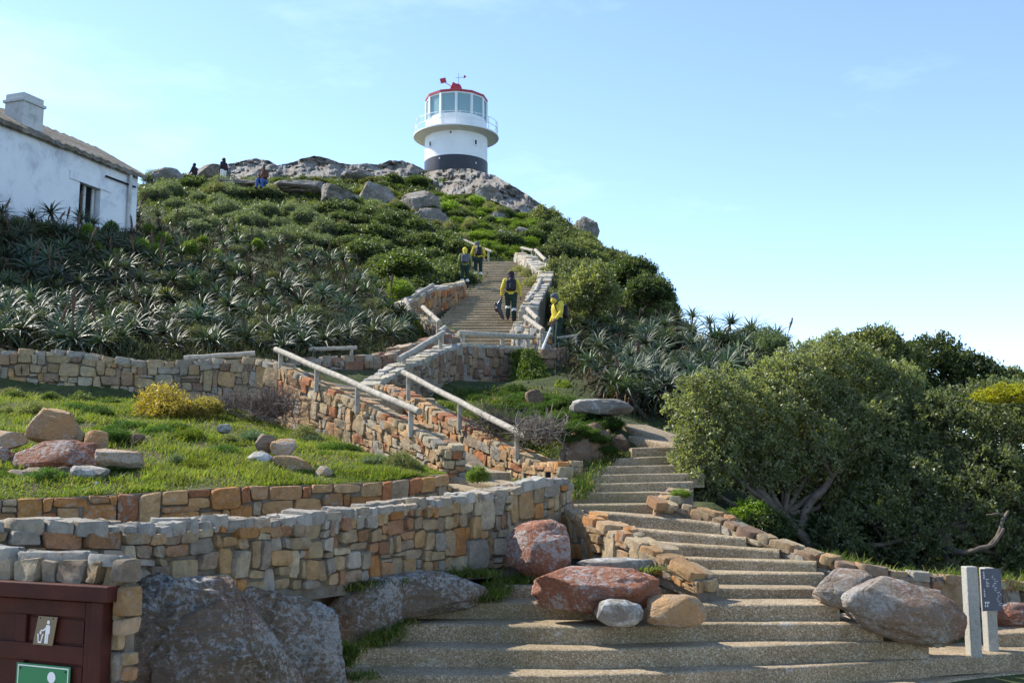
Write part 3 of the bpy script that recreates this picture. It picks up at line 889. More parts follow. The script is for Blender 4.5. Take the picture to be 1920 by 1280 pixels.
def rock(name, label, x0, x1, y0, y1, Y, mat, seed, dr=.8, sub=4, rough=1.0, cuts=7, rot=(0, 0, 0), grow=1.12, cut0=.62, group=None, cat='rock', boxy=.72):
    c = P((x0 + x1) / 2, (y0 + y1) / 2, Y); kx = Y / FPX
    rx, rz = (x1 - x0) / 2 * kx * grow, (y1 - y0) / 2 * kx * grow
    o = obj(name, rock_mesh(name, (rx, max(.1, rx * dr), rz), M[mat], seed, sub, rough, cuts, cut0, False, boxy), None, c)
    o.rotation_euler = rot
    return tag(o, label, cat, group)

rock('bedrock_outcrop', 'dark lichen covered bedrock face beside the bin door', 190, 560, 1112, 1400, 7.55, 'bedrock', 3, .5, 6, 1.7, 12, (0, 0, .45), 1.2, .6)
rock('bedrock_outcrop', 'brown bedrock bulge at the left end of the steps', 420, 655, 1098, 1400, 8.85, 'bedrock', 9, .7, 6, 1.7, 12, (0, 0, .5), 1.2, .6)
rock('bedrock_outcrop', 'mossy dark rock low against the left end of the steps', 610, 758, 1092, 1215, 10.15, 'bedrock', 21, .7, 5, 1.5, 10, (0, 0, .5), 1.15)
rock('bedrock_outcrop', 'long flat grey lichened rock lying under the front wall', 620, 930, 1074, 1150, 10.45, 'bedrock', 14, .3, 5, 1.1, 8, (0, -.04, .35))
rock('boulder', 'upright red boulder with white lichen standing against the front wall', 955, 1078, 985, 1090, 11.35, 'redrock', 31, .8, 5, .8, 8, (0, 0, .3))
rock('boulder', 'broad flat red boulder lying on the steps', 1000, 1240, 1062, 1146, 10.35, 'redrock', 47, .6, 5, .7, 6, (0, .03, .1), 1.08, .7)
rock('boulder', 'small rounded grey boulder in front of the flat red boulder', 1108, 1202, 1124, 1172, 9.95, 'slabrock', 52, .8, 4, .6, 6)
rock('boulder', 'small orange and grey boulder right of the rounded grey one', 1202, 1324, 1116, 1172, 10.0, 'tanrock', 63, .6, 4, .7, 8)
rock('boulder', 'tan upper boulder leaning behind the biggest boulder by the sign', 1524, 1660, 1068, 1140, 10.55, 'mixrock', 71, .8, 4, .7, 7, (0, .15, 0))
rock('boulder', 'biggest boulder, red brown with grey top, left of the sign', 1570, 1812, 1090, 1196, 10.3, 'mixrock', 88, .6, 5, .7, 6, (0, .27, .1), 1.06, .7)
rock('flat_rock', 'thin pale slab wedged below the low mossy wall', 1082, 1240, 1046, 1072, 11.1, 'slabrock', 90, .5, 4, .7, 7)
rock('flat_rock', 'dark red stones at the foot of the low wall behind the sign', 1858, 1960, 1130, 1190, 11.6, 'redrock', 92, .5, 4, .9, 9)
rock('overhanging_slab', 'grey lichened slab jutting out above the winding steps', 1070, 1184, 748, 780, 17.3, 'slabrock', 107, .55, 5, .55, 2, (0, .03, .1), 1.12, .8)
rock('earth_face', 'earth bank holding the jutting slab', 1030, 1135, 772, 850, 17.5, 'earth', 118, .8, 4, 1.2, 5, (0, .2, 0), 1.0)
rock('earth_face', 'bare brown earth and rock face of the mound beside the winding steps', 1040, 1145, 802, 925, 15.9, 'earth', 111, .7, 5, 1.6, 8, (0, 0, .2))
rock('earth_face', 'small brown rock poking out of the mound near the top winding step', 1130, 1180, 815, 870, 16.6, 'earth', 112, .7, 4, 1.0, 6)
rock('rock', 'reddish stone half buried on the mound', 984, 1018, 730, 762, 20.8, 'earth', 115, .7, 3, .9, 6)
# rocks on the lawn
for i, (x0, x1, y0, y1, Y, mt, lb, ro) in enumerate((
        (52, 150, 776, 838, 13.6, 'tanrock', 'pyramid shaped tan rock on top of the lawn rock pile', (0, .1, 0)),
        (26, 174, 832, 884, 12.9, 'redrock', 'largest orange block with white lichen in the lawn rock pile', (0, -.04, .1)),
        (172, 260, 846, 878, 12.9, 'tanrock', 'pointed tan slab at the right end of the lawn rock pile', (0, -.03, 0)),
        (158, 203, 812, 846, 13.2, 'tanrock', 'small tan block between pyramid and pointed slab', (0, 0, .3)),
        (-30, 46, 812, 842, 13.2, 'tanrock', 'orange rock at the left edge above the red ones', (0, .1, 0)),
        (-20, 26, 842, 876, 12.8, 'redrock', 'squat red rock at the left edge of the lawn pile', (0, 0, 0)),
        (8, 60, 884, 912, 12.4, 'tanrock', 'low orange rock under the largest block, farther left', (0, 0, .2)),
        (50, 110, 882, 910, 12.4, 'tanrock', 'low tan rock under the largest block, farther right', (0, 0, .1)),
        (104, 140, 880, 906, 12.5, 'bedrock', 'small dark lichened rock under the largest block', (0, 0, .1)),
        (134, 205, 876, 898, 12.5, 'slabrock', 'flat purple grey rock under the pointed slab', (0, 0, 0)),
        (478, 514, 820, 852, 14.2, 'earth', 'brown upright rock in the small lawn group', (0, .2, 0)),
        (510, 554, 826, 858, 14.1, 'tanrock', 'square tan block in the small lawn group', (0, -.1, .2)),
        (462, 513, 850, 874, 13.9, 'slabrock', 'whitish rounded rock in the small lawn group', (0, 0, 0)),
        (514, 584, 858, 886, 13.7, 'tanrock', 'pale flat slab sloping down in the small lawn group', (0, .32, 0)),
        (243, 268, 818, 832, 14.6, 'earth', 'small brown stone in the middle of the lawn', (0, 0, 0)),
        (405, 432, 800, 814, 15.6, 'slabrock', 'small pale stone high on the lawn', (0, 0, 0)),
        (592, 625, 878, 896, 13.6, 'tanrock', 'small tan stone at the lower right of the lawn', (0, 0, 0)))):
    rock('rock', lb, x0, x1, y0 - 4, y1, Y, mt, 200 + i * 7, .7, 5, .9, 10, ro, 1.2, .6, None, 'rock', .5)
# continuous ledges along the hilltop
def outcrop(label, top, drop, Y0, Y1, seed):
    x0, x1 = top[0][0], top[-1][0]; NU, NV = int((x1 - x0) / 2.2), 26
    off = Vector((seed * 7.3, seed * 3.1, 0)); v, f = [], []
    for i in range(NU + 1):
        px = x0 + (x1 - x0) * i / NU; yt = lerp_tab(top, px)[0]; Yc = Y0 + (Y1 - Y0) * i / NU
        e = min(1, min(i, NU - i) / 12)
        for j in range(NV + 1):
            t = (j - 6) / (NV - 6)                          # t<0: the top running back, t>0: the face
            if t <= 0: py, Y = yt - t * 6 + 2.0 * t * t, Yc - t * 5
            else: py, Y = yt + t * drop * (.6 + .4 * e), Yc - 2.6 * t ** 1.4
            n1 = mnoise.noise(Vector((px * .028, py * .05, seed))); n2 = mnoise.noise(Vector((px * .09, py * .16, seed + 5)))
            led = math.floor((t + .25 * mnoise.noise(Vector((px * .015, 0, seed)))) * 4.2) / 4.2
            Y += -1.0 * n1 - .5 * n2 - .9 * max(0, led) + .3 * mnoise.noise(Vector((px * .25, py * .3, seed)))
            p = P(px, py + 1.6 * mnoise.noise(Vector((px * .12, j * .4, seed))) * (1 if t > -.1 else 0), Y)
            v.append(p)
    W_ = NV + 1
    for i in range(NU):
        for j in range(NV):
            a = i * W_ + j; f.append((a, a + 1, a + 1 + W_, a + W_))
    c = v[len(v) // 2].copy()
    o = obj('ridge_outcrop', mesh('ridge_outcrop', [x - c for x in v], f, M['greyrock'], False), None, c)
    smooth_by_angle(o, 32); tag(o, label, 'rock', kind='thing')
outcrop('long low grey rock ledge along the ridge left of the lighthouse', [(352, 324), (372, 316), (400, 319), (425, 309), (455, 301), (480, 297), (505, 301), (520, 310), (545, 306), (565, 297), (590, 292), (615, 298), (640, 306), (660, 309), (690, 306), (710, 309), (730, 301), (755, 301), (775, 308), (806, 324)], 40, 70, 78, 1)
outcrop('grey rock ledge under the lighthouse sloping down to the right', [(792, 326), (812, 320), (850, 317), (880, 316), (905, 323), (930, 330), (950, 342), (975, 356), (1000, 373), (1020, 386), (1040, 402)], 48, 77, 69, 2)
# rocks along the hilltop
for i, (x0, x1, y0, y1, Y, lb) in enumerate((
        (285, 345, 317, 345, 62, 'pale flat rock at the far left of the ridge'),
        (356, 440, 312, 352, 66, 'pale rock beside the crouching far person'),
        (415, 540, 342, 366, 62, 'flat pale ledge left of the seated person'),
        (500, 610, 338, 368, 62, 'flat pale ledge under the seated person'),
        (590, 672, 350, 392, 60, 'pale rounded cliff rock right of the seated person'),
        (640, 710, 318, 346, 70, 'small pale rock block high on the slope'),
        (660, 752, 346, 400, 63, 'vertical grey cliff rock in the middle of the slope'),
        (745, 830, 362, 420, 62, 'pale pointed cliff rock below the lighthouse'),
        (775, 842, 392, 440, 59, 'pale slanting rock slab above the stairs top'),
        (880, 960, 348, 400, 71, 'pale grey rock face below the sloping outcrop'),
        (918, 950, 398, 420, 66, 'small pale rock beside bright green mats'),
        (855, 890, 410, 440, 62, 'brown rock block in the green slope above stairs'),
        (965, 1000, 426, 446, 60, 'rounded grey stone above the stairs, right of two'),
        (928, 968, 432, 456, 58, 'broken grey stones above the stairs, left of two'),
        (880, 904, 442, 456, 56, 'small white stone left above the stairs top'),
        (1010, 1062, 396, 424, 67, 'small dark rock on the right skyline'),
        (1072, 1128, 412, 468, 61, 'dark rounded rock farthest down the right skyline'),
        (870, 920, 482, 505, 49.5, 'pale rock at the head of the stairs behind two workers'))):
    rock('ridge_rock', lb, x0, x1, y0, y1, Y, 'greyrock', 400 + i * 5, .9, 5, 1.5, 9, (0, rng.uniform(.1, .3) if x0 > 860 else rng.uniform(-.1, .1), rng.uniform(-.4, .4)), 1.12, .6, cat='rock')

# ---------------------------------------------------------------- handrails
def rail(label, a, b, posts, r=.06, name='handrail'):
    """a,b world ends; posts: list of (t along the rail, height)"""
    root = empty(name, b if b.z < a.z else a, label, 'handrail')
    d = (b - a)
    k = 8
    pts = [a + d * (i / k) + Vector((0, 0, .006 * math.sin(i * 1.9))) for i in range(k + 1)]
    o = MB().tube(pts, [r * (1 + .04 * math.sin(i * 2.3)) for i in range(k + 1)], 12).build('rail', M['wood'], root, loc=a)
    smooth_by_angle(o)
    for t, h in posts:
        p = a + d * t
        q = MB().tube([p - Vector((0, 0, h)), p - Vector((0, 0, r * .6))], r * .78, 10).build('post', M['wood'], root, loc=p)
        smooth_by_angle(q)
    return root
def hpx(px0, px1, Y): return (px1 - px0) * Y / FPX
rail('longest round wooden handrail beside the lawn', P(517, 655, 19.4), P(786, 772, 15.3), [(.045, .45), (.34, .42), (.63, .45), (.955, .42)], .052)
rail('round wooden handrail beside the mound, right of the longest one', P(756, 698, 19.6), P(987, 819, 15.5), [(.055, .45), (.52, .45), (.94, .4)], .051)
rail('grey handrail rising along the switchback wall', P(748, 674, 22.3), P(832, 624, 25.5), [(.1, .4), (.92, .5)], .065)
rail('short grey handrail stub at the top of the switchback', P(824, 622, 25.8), P(834, 614, 27.5), [(.5, .4)], .06)
rail('horizontal wooden rail across the foot of the upper stairs', P(859, 625, 27.0), P(999, 632, 28.2), [(.06, .45), (.58, .5), (.93, .5)], .075)
rail('pale sloping handrail left of the foot of the upper stairs', P(793, 576, 33.4), P(824, 604, 31.6), [(.4, .35), (.92, .4)], .075)
rail('thin handrail on the wall top left of the upper stairs', P(773, 557, 35.2), P(812, 534, 36.8), [(.1, .4), (.9, .4)], .065)
rail('short upright leaning rail stub left of the upper stairs', P(761, 562, 34.0), P(769, 584, 33.2), [(.8, .3)], .08)
rail('bright lower handrail on the right of the upper stairs', P(984, 594, 32.2), P(1018, 619, 30.8), [(.1, .4), (.5, .4), (.92, .5)], .075)
rail('bright upper handrail on the right of the upper stairs', P(989, 579, 33.6), P(1008, 598, 32.4), [(.1, .4), (.92, .4)], .075)
rail('handrail on the winding wall halfway up the upper stairs', P(1014, 524, 40.8), P(1004, 547, 38.2), [(.1, .5), (.9, .5)], .075)
rail('handrail on the winding wall just above the bright rails', P(998, 552, 37.8), P(986, 567, 35.8), [(.1, .5), (.9, .5)], .075)
rail('bright handrail at the top of the winding wall', P(1004, 469, 48.6), P(1023, 488, 46.0), [(.1, .5), (.9, .5)], .08)
rail('flat handrail at the very top of the winding wall', P(978, 465, 50.2), P(1000, 470, 49.0), [(.1, .5), (.9, .5)], .07)
rail('handrail bending down the middle of the winding wall', P(1024, 494, 45.5), P(1025, 520, 42.5), [(.1, .5), (.9, .5)], .07)
rail('handrail at the head of the stairs behind the two workers', P(867, 449, 52.5), P(922, 472, 50), [(.1, .5), (.9, .6)], .06)
rail('thin grey rail beside the worker looking back', P(1044, 633, 30.4), P(1082, 629, 30.8), [(.06, .6), (.95, .6)], .04)
rail('low grey beam lying on the wall behind the lawn', P(345, 672, 20.1), P(478, 663, 20.3), [(.1, .12), (.9, .12)], .055)
rail('dark beam in the shade at the foot of the aloes', P(580, 655, 24.6), P(668, 652, 25.4), [(.1, .25), (.9, .25)], .05)

# ---------------------------------------------------------------- bin cupboard door
def bin_door():
    a, b = P(-90, 1093, 6.48), P(226, 1097, 5.92)        # lintel line, left to right
    d = Vector((b.x - a.x, b.y - a.y, 0)).normalized(); n = Vector((d.y, -d.x, 0))
    if n.y > 0: n = -n
    z0 = .0; zt = b.z
    Rm = Matrix((d, -n, Vector((0, 0, 1)))).transposed()
    root = empty('bin_cupboard_door', Vector((b.x, b.y, 0)), 'dark red brown panelled wooden door of the bin cupboard', 'door')
    W = (Vector((b.x, b.y)) - Vector((a.x, a.y))).length
    def bx(name, x0, x1, za, zb, y, t, mat, par=root, bev=.006):
        c = Vector((b.x, b.y, 0)) - d * ((x0 + x1) / 2) + n * (y + t / 2) + Vector((0, 0, (za + zb) / 2))
        mb = MB().box((0, 0, 0), (x1 - x0, t, zb - za), Rm, bev)
        o = bpy.data.objects.new(name, mesh(name, mb.v, mb.f, mat)); link(o, par)
        o.location = c - root.location - (par.location if par is not root else Vector((0, 0, 0)))
        return o
    # x is measured from the right end of the lintel, leftwards
    bx('lintel', 0, W, zt - .085, zt, .0, .09, M['door'])
    bx('jamb', .045, .130, z0, zt - .087, .0, .075, M['door'])
    leaf = bx('leaf', .135, W, z0, zt - .105, -.02, .03, M['door'], bev=.002)
    bx('stile', .138, .212, z0, zt - .095, .012, .022, M['door'], leaf)
    bx('rail', .214, W, zt - .18, zt - .095, .012, .021, M['door'], leaf)
    bx('rail', .214, W, zt - .43, zt - .335, .012, .021, M['door'], leaf)
    bx('stile', .66, .74, zt - .334, zt - .181, .0125, .0205, M['door'], leaf)
    bx('stile', .66, .74, z0, zt - .431, .0125, .0205, M['door'], leaf)
    bx('panel', .232, .64, zt - .322, zt - .195, .011, .008, M['door'], leaf)
    bx('panel', .232, .64, z0, zt - .445, .011, .008, M['door'], leaf)
    lc = Vector((b.x, b.y, 0)) - d * .175 + n * .034 + Vector((0, 0, zt - .375))
    k = MB().tube([Vector((0, 0, 0)), n * .016], [.021, .018], 16); k.build('lock', M['metal'], root, loc=lc + Vector((0, 0, 0)))
    root.children[-1].data.transform(Matrix.Translation(lc)) 
    h = MB().tube([n * .0165, n * .019], .006, 10); h.build('keyhole', M['hole'], root, loc=lc)
    root.children[-1].data.transform(Matrix.Translation(lc))
    return root, b, d, n, zt, Rm
bd_root, bb, bdv, bn, bzt, bRm = bin_door()

def flat_poly(name, pts, mat, parent, O, U, V, N, th=.0015, lift=0.0):
    """extruded flat mark on a sign; pts in sign coordinates"""
    n = len(pts)
    v = [U * x + V * y + N * lift for x, y in pts] + [U * x + V * y + N * (lift + th) for x, y in pts]
    f = [tuple(range(n, 2 * n))] + [(i, (i + 1) % n, n + (i + 1) % n, n + i) for i in range(n)]
    o = bpy.data.objects.new(name, mesh(name, v, f, mat)); link(o, parent)
    o.location = O - parent.location
    return o
def disc(cx, cy, r, n=18): return [(cx + r * math.cos(2 * math.pi * i / n), cy + r * math.sin(2 * math.pi * i / n)) for i in range(n)]
Z1 = Vector((0, 0, 1))
def figure(parent, O, U, N, s, mats, bin_=True, skew=0.0):
    """white pictogram: a person dropping litter into a bin; s is the height of the figure"""
    V = Z1
    A = lambda name, pts, m: flat_poly(name, [(x * s + skew * y * s, y * s) for x, y in pts], m, parent, O, U, V, N, lift=.004)
    A('figure_head', disc(.08, .92, .085), mats)
    A('figure_body', [(-.02, .80), (.15, .80), (.22, .74), (.22, .42), (.16, .42), (.16, .0), (.075, .0), (.075, .40), (.055, .40), (.055, .0), (-.04, .0), (-.04, .50), (-.06, .70)], mats)
    A('figure_arm', [(-.03, .79), (-.065, .69), (-.20, .58), (-.34, .58), (-.34, .52), (-.18, .52), (-.02, .62)], mats)
    if bin_:
        A('bin_side', [(-.52, .40), (-.44, .40), (-.40, .07), (-.28, .07), (-.22, .40), (-.14, .40), (-.24, .0), (-.44, .0)], mats)
        A('litter', [(-.40, .50), (-.31, .52), (-.27, .44), (-.33, .36), (-.39, .42)], mats)
def sign_frame(x_right, ztop, off): return Vector((bb.x, bb.y, 0)) - bdv * x_right + bn * off + Z1 * ztop
bs = empty('litter_sign', sign_frame(.50, bzt - .275, .036), 'small bronze litter sign with white figure on the door', 'sign')
flat_poly('plate', [(-.09, -.065), (.06, -.065), (.088, .09), (-.058, .09)], M['brown'], bs, bs.location, bdv, Z1, bn, .004)
figure(bs, sign_frame(.495, bzt - .33, .037), bdv, bn, .125, M['mark'], True, .08)
for x in (-.04, .058): flat_poly('screw', disc(x, .08, .004, 8), M['hole'], bs, bs.location, bdv, Z1, bn, .002, .0045)
gs = empty('green_sign', sign_frame(.50, bzt - .66, .036), 'green sign with white bordered pictogram low on the door', 'sign')
flat_poly('plate', [(-.205, -.22), (.205, -.22), (.205, .215), (-.205, .215)], M['green'], gs, gs.location, bdv, Z1, bn, .004)
for q in ([(-.193, .2), (.193, .2), (.193, .206), (-.193, .206)], [(-.193, -.213), (.193, -.213), (.193, -.207), (-.193, -.207)],
          [(-.193, -.207), (-.187, -.207), (-.187, .2), (-.193, .2)], [(.187, -.207), (.193, -.207), (.193, .2), (.187, .2)]):
    flat_poly('border', q, M['mark'], gs, gs.location, bdv, Z1, bn, .001, .0045)
figure(gs, sign_frame(.46, bzt - .84, .037), bdv, bn, .36, M['mark'], True)
for x in (-.172, .172): flat_poly('screw', disc(x, .187, .005, 8), M['hole'], gs, gs.location, bdv, Z1, bn, .002, .0055)

# ---------------------------------------------------------------- trail sign at the right
def trail_sign():
    Y = 10.0
    a, b = Pz(1834, 1226, .22), Pz(1862, 1222, .22)
    root = empty('trail_sign', Vector((a.x, a.y, .22)), 'slate grey information panel between two speckled posts', 'sign')
    k = a.y / FPX
    d = Vector((.86, .5, 0)).normalized()
    pa = Vector((P(1826, 1225, a.y).x, a.y, .22)); pb = Vector((P(1859, 1222, a.y + .25).x, a.y + .25, .22))
    Rz = Matrix.Rotation(.08, 3, 'Z')
    MB().box(pa + Vector((0, 0, .40)), (.115, .115, .86), Rz, .012).build('post', M['plast'], root, loc=pa)
    MB().box(pb + Vector((0, 0, .385)), (.105, .115, .83), Rz, .012).build('post', M['plast'], root, loc=pb)
    u = (pb - pa); u.z = 0; u.normalize(); n = Vector((u.y, -u.x, 0))
    if n.y > 0: n = -n
    O = pa.lerp(pb, .55) + n * .075 + Vector((.035, 0, .60))
    w, h = .115, .20
    U = Vector((1, .28, 0)).normalized(); N = Vector((U.y, -U.x, 0))
    pn = flat_poly('panel', [(-w, -h), (w, -h), (w, h), (-w, h)], M['slate'], root, O, U, Z1, N, .008)
    rr = random.Random(5)
    mk = lambda x0, y0, x1, y1: flat_poly('printed_mark', [(x0, y0), (x1, y0), (x1, y1), (x0, y1)], M['mark'], root, O, U, Z1, N, .001, .0095)
    for i in range(5): mk(-.095, .17 - i * .016, -.095 + .006 + .018 * rr.random(), .176 - i * .016)
    for i in range(6): mk(-.065, .10 - i * .014, -.065 + .01 + .03 * rr.random(), .104 - i * .014)
    for i in range(5): mk(-.095, .0 - i * .016, -.095 + .008 + .014 * rr.random(), .007 - i * .016)
    for x, y in ((-.085, -.12), (-.065, -.12), (-.045, -.12), (-.085, -.15), (-.06, -.15)):
        flat_poly('printed_icon', [(x - .004, y - .012), (x + .004, y - .012), (x + .006, y + .004), (x, y + .013), (x - .006, y + .004)], M['mark'], root, O, U, Z1, N, .001, .0095)
    x, y = .03, .14
    for i in range(14):                                   # the map drawn on the panel: a wandering line
        x2, y2 = min(.10, max(.0, x + rr.uniform(-.03, .03))), y - .021
        flat_poly('printed_line', [(x, y), (x + .002, y), (x2 + .002, y2), (x2, y2)], M['mark'], root, O, U, Z1, N, .001, .0095)
        if rr.random() < .8: mk(x2 + .012, y2, x2 + .012 + rr.uniform(.008, .02), y2 + .005)
        x, y = x2, y2
    for sx in (-1, 1):
        for sy in (-1, 1): flat_poly('screw', disc(sx * (w - .01), sy * (h - .01), .005, 8), M['hole'], root, O, U, Z1, N, .003, .0085)
trail_sign()
pp = P(1028, 891, 14.55)
pl_ = MB().box((0, 0, 0), (.07, .02, .10), None, .006).box((0, -.014, .0), (.05, .012, .075), None, .004).build('wall_light', M['hole'], None)
pl_.location = pp; tag(pl_, 'small dark square fitting on the end of the wall', 'light')

# ---------------------------------------------------------------- lighthouse
def lighthouse():
    Y0 = 80.0
    c = P(855, 325, Y0); base = c.z - 1.6
    zf = lambda py, dy: P(855, py, Y0 - dy).z
    R1, RG, RL = 2.42, 3.30, 2.36
    zb, zg, zs, zw, zr = zf(289, R1), zf(242, R1), zf(210, RL), zf(172.5, RL), zf(168.5, RL)
    C = Vector((c.x, Y0, 0))
    root = empty('lighthouse', Vector((c.x, Y0, base)), 'white round lighthouse with black base band and red roof on the hilltop', 'lighthouse')
    L = lambda mb, name, mat, par=root: mb.build(name, mat, par)
    def sub(mb, name, mat, par=root, ang=35):
        o = bpy.data.objects.new(name, mesh(name, [v + C - root.location for v in mb.v], mb.f, mat)); link(o, par)
        return smooth_by_angle(o, ang)
    sub(MB().lathe([(R1 + .03, base - 1), (R1 + .03, zb - .004)], 96), 'base_band', M['black'])
    tw = sub(MB().lathe([(R1 + .03, zb), (R1, zb + .004), (R1, zg + .05)], 96), 'tower_wall', M['tower'])
    sub(MB().lathe([(R1 - .1, zg - .10), (R1 + .2, zg - .02), (RG - .03, zg + .04), (RG - .03, zg + .045)], 96), 'gallery_underside', M['cream'])
    deck = sub(MB().lathe([(RG - .03, zg + .041), (RG, zg + .05), (RG, zg + .15), (RG - .04, zg + .17), (RL - .2, zg + .2)], 96), 'gallery_deck', M['white'])
    rot0 = R(-90 + 2.5)
    # lantern: twelve sides
    N12 = 12
    vtx = lambda r, z, i: Vector((r * math.cos(rot0 + i * math.pi / 6), r * math.sin(rot0 + i * math.pi / 6), z))
    sub(MB().lathe([(RL, zg + .15), (RL, zs), (RL - .12, zs + .02), (RL - .12, zg + .15)], 12, rot0=rot0), 'lantern_base', M['tower'], ang=15)
    for i in range(N12):
        p0, p1 = vtx(RL - .02, zs, i), vtx(RL - .02, zw, i)
        mb = MB().tube([p0, p1], .105, 4)
        sub(mb, 'mullion', M['white'])
        a0, a1 = vtx(RL - .06, zs, i), vtx(RL - .06, zs, i + 1); b0, b1 = vtx(RL - .06, zw, i), vtx(RL - .06, zw, i + 1)
        q = [a0.lerp(a1, .04), a0.lerp(a1, .96), b0.lerp(b1, .96), b0.lerp(b1, .04)]
        nrm = (a0 + a1); nrm.z = 0; nrm.normalize()
        g = MB().add(q + [x - nrm * .02 for x in q], [(0, 1, 2, 3), (7, 6, 5, 4), (0, 4, 5, 1), (1, 5, 6, 2), (2, 6, 7, 3), (3, 7, 4, 0)])
        sub(g, 'pane', M['glass'])
    sub(MB().lathe([(RL - .12, zw - .03), (RL + .01, zw - .03), (RL + .01, zw + .10), (RL - .12, zw + .10)], 12, rot0=rot0, closed=True), 'lantern_head', M['white'], ang=15)
    rf = sub(MB().lathe([(RL - .1, zw + .06), (RL + .07, zw + .09), (RL + .08, zr + .08), (RL + .02, zr + .11), (.5, zr + .62), (0.02, zr + .66)], 12, rot0=rot0), 'roof', M['redp'], ang=15)
    cw = MB().lathe([(.46, zr + .55), (.44, zr + .75), (.42, zr + 1.05), (.30, zr + 1.28), (.02, zr + 1.38)], 24)
    cw.tube([Vector((-.05, 0, zr + .95)), Vector((-.45, -.1, zr + 1.1))], [.38, .42], 20)
    sub(cw, 'cowl', M['redp'], rf)
    fl = MB().tube([Vector((-.3, 0, zr + 1.1)), Vector((-1.05, -.1, zr + 1.55))], .025, 6)
    fl.box(Vector((-1.05, -.1, zr + 1.60)), (.46, .04, .40), Matrix.Rotation(-.25, 3, 'Y'))
    sub(fl, 'cowl_vane', M['redp'], rf)
    mst = MB().tube([Vector((.15, 0, zr + 1.2)), Vector((.15, 0, zr + 2.25))], .022, 6).tube([Vector((-.1, 0, zr + 1.85)), Vector((.62, 0, zr + 1.92))], .016, 6)
    sub(mst, 'mast', M['metal'], rf)
    sub(MB().add([Vector((.55, 0, zr + 1.80)), Vector((.78, 0, zr + 1.98)), Vector((.56, 0, zr + 2.10)), Vector((.55, .03, zr + 1.80)), Vector((.78, .03, zr + 1.98)), Vector((.56, .03, zr + 2.10))],
                 [(0, 1, 2), (5, 4, 3), (0, 3, 4, 1), (1, 4, 5, 2), (2, 5, 3, 0)]), 'wind_vane', M['redp'], rf)
    # gallery railing
    for i in range(16):
        t = 2 * math.pi * (i + .35) / 16
        p = Vector(((RG - .09) * math.cos(t), (RG - .09) * math.sin(t), zg + .15))
        sub(MB().tube([p, p + Vector((0, 0, 1.02))], .038, 6), 'railing_post', M['white'], deck)
    for h in (.52, 1.0):
        ring = [Vector(((RG - .09) * math.cos(2 * math.pi * i / 64), (RG - .09) * math.sin(2 * math.pi * i / 64), zg + .15 + h)) for i in range(65)]
        sub(MB().tube(ring, .022, 6, caps=False), 'railing_bar', M['white'], deck)
    # small windows and fittings on the tower wall
    def fit(px, py, w, h, mat, name, depth=.03):
        q = P(px, py, Y0 - R1); x = (q.x - C.x) / R1; x = max(-.97, min(.97, x))
        th = math.asin(x); yy = -math.cos(th) * R1
        z = P(px, py, Y0 + yy).z
        mb = MB().box((0, 0, 0), (w, depth, h), Matrix.Rotation(th, 3, 'Z'), .01)
        o = bpy.data.objects.new(name, mesh(name, mb.v, mb.f, mat)); link(o, root)
        o.location = Vector((R1 * math.sin(th), yy, z)) + C - root.location
        return o
    for px, py in ((891, 267), (806, 270)):
        fit(px, py, .36, .50, M['white'], 'window_frame', .10); fit(px, py, .16, .34, M['hole'], 'window', .13)
    fit(845, 248, .12, .12, M['hole'], 'vent_hole', .08)
    for px, py in ((824, 297), (891, 306)): fit(px, py, .10, .12, M['mark'], 'spot_fitting', .16)
    # beacon lamp seen through the panes
    sub(MB().tube([Vector((0, 0, zs - .6)), Vector((0, 0, zs + .2))], [.35, .3], 16).tube([Vector((.2, -.2, zs + .2)), Vector((.2, -.2, zs + 1.05))], [.42, .42], 20), 'lamp', M['metal'])
    sub(MB().tube([Vector((.55, -1.2, zs + .2)), Vector((-.45, -1.0, zs + 1.2))], .05, 6), 'lamp_bracket', M['metal'])
    sub(MB().lathe([(0.01, zs - .02), (RL - .13, zs - .02)], 24), 'lantern_floor', M['metal'])
lighthouse()

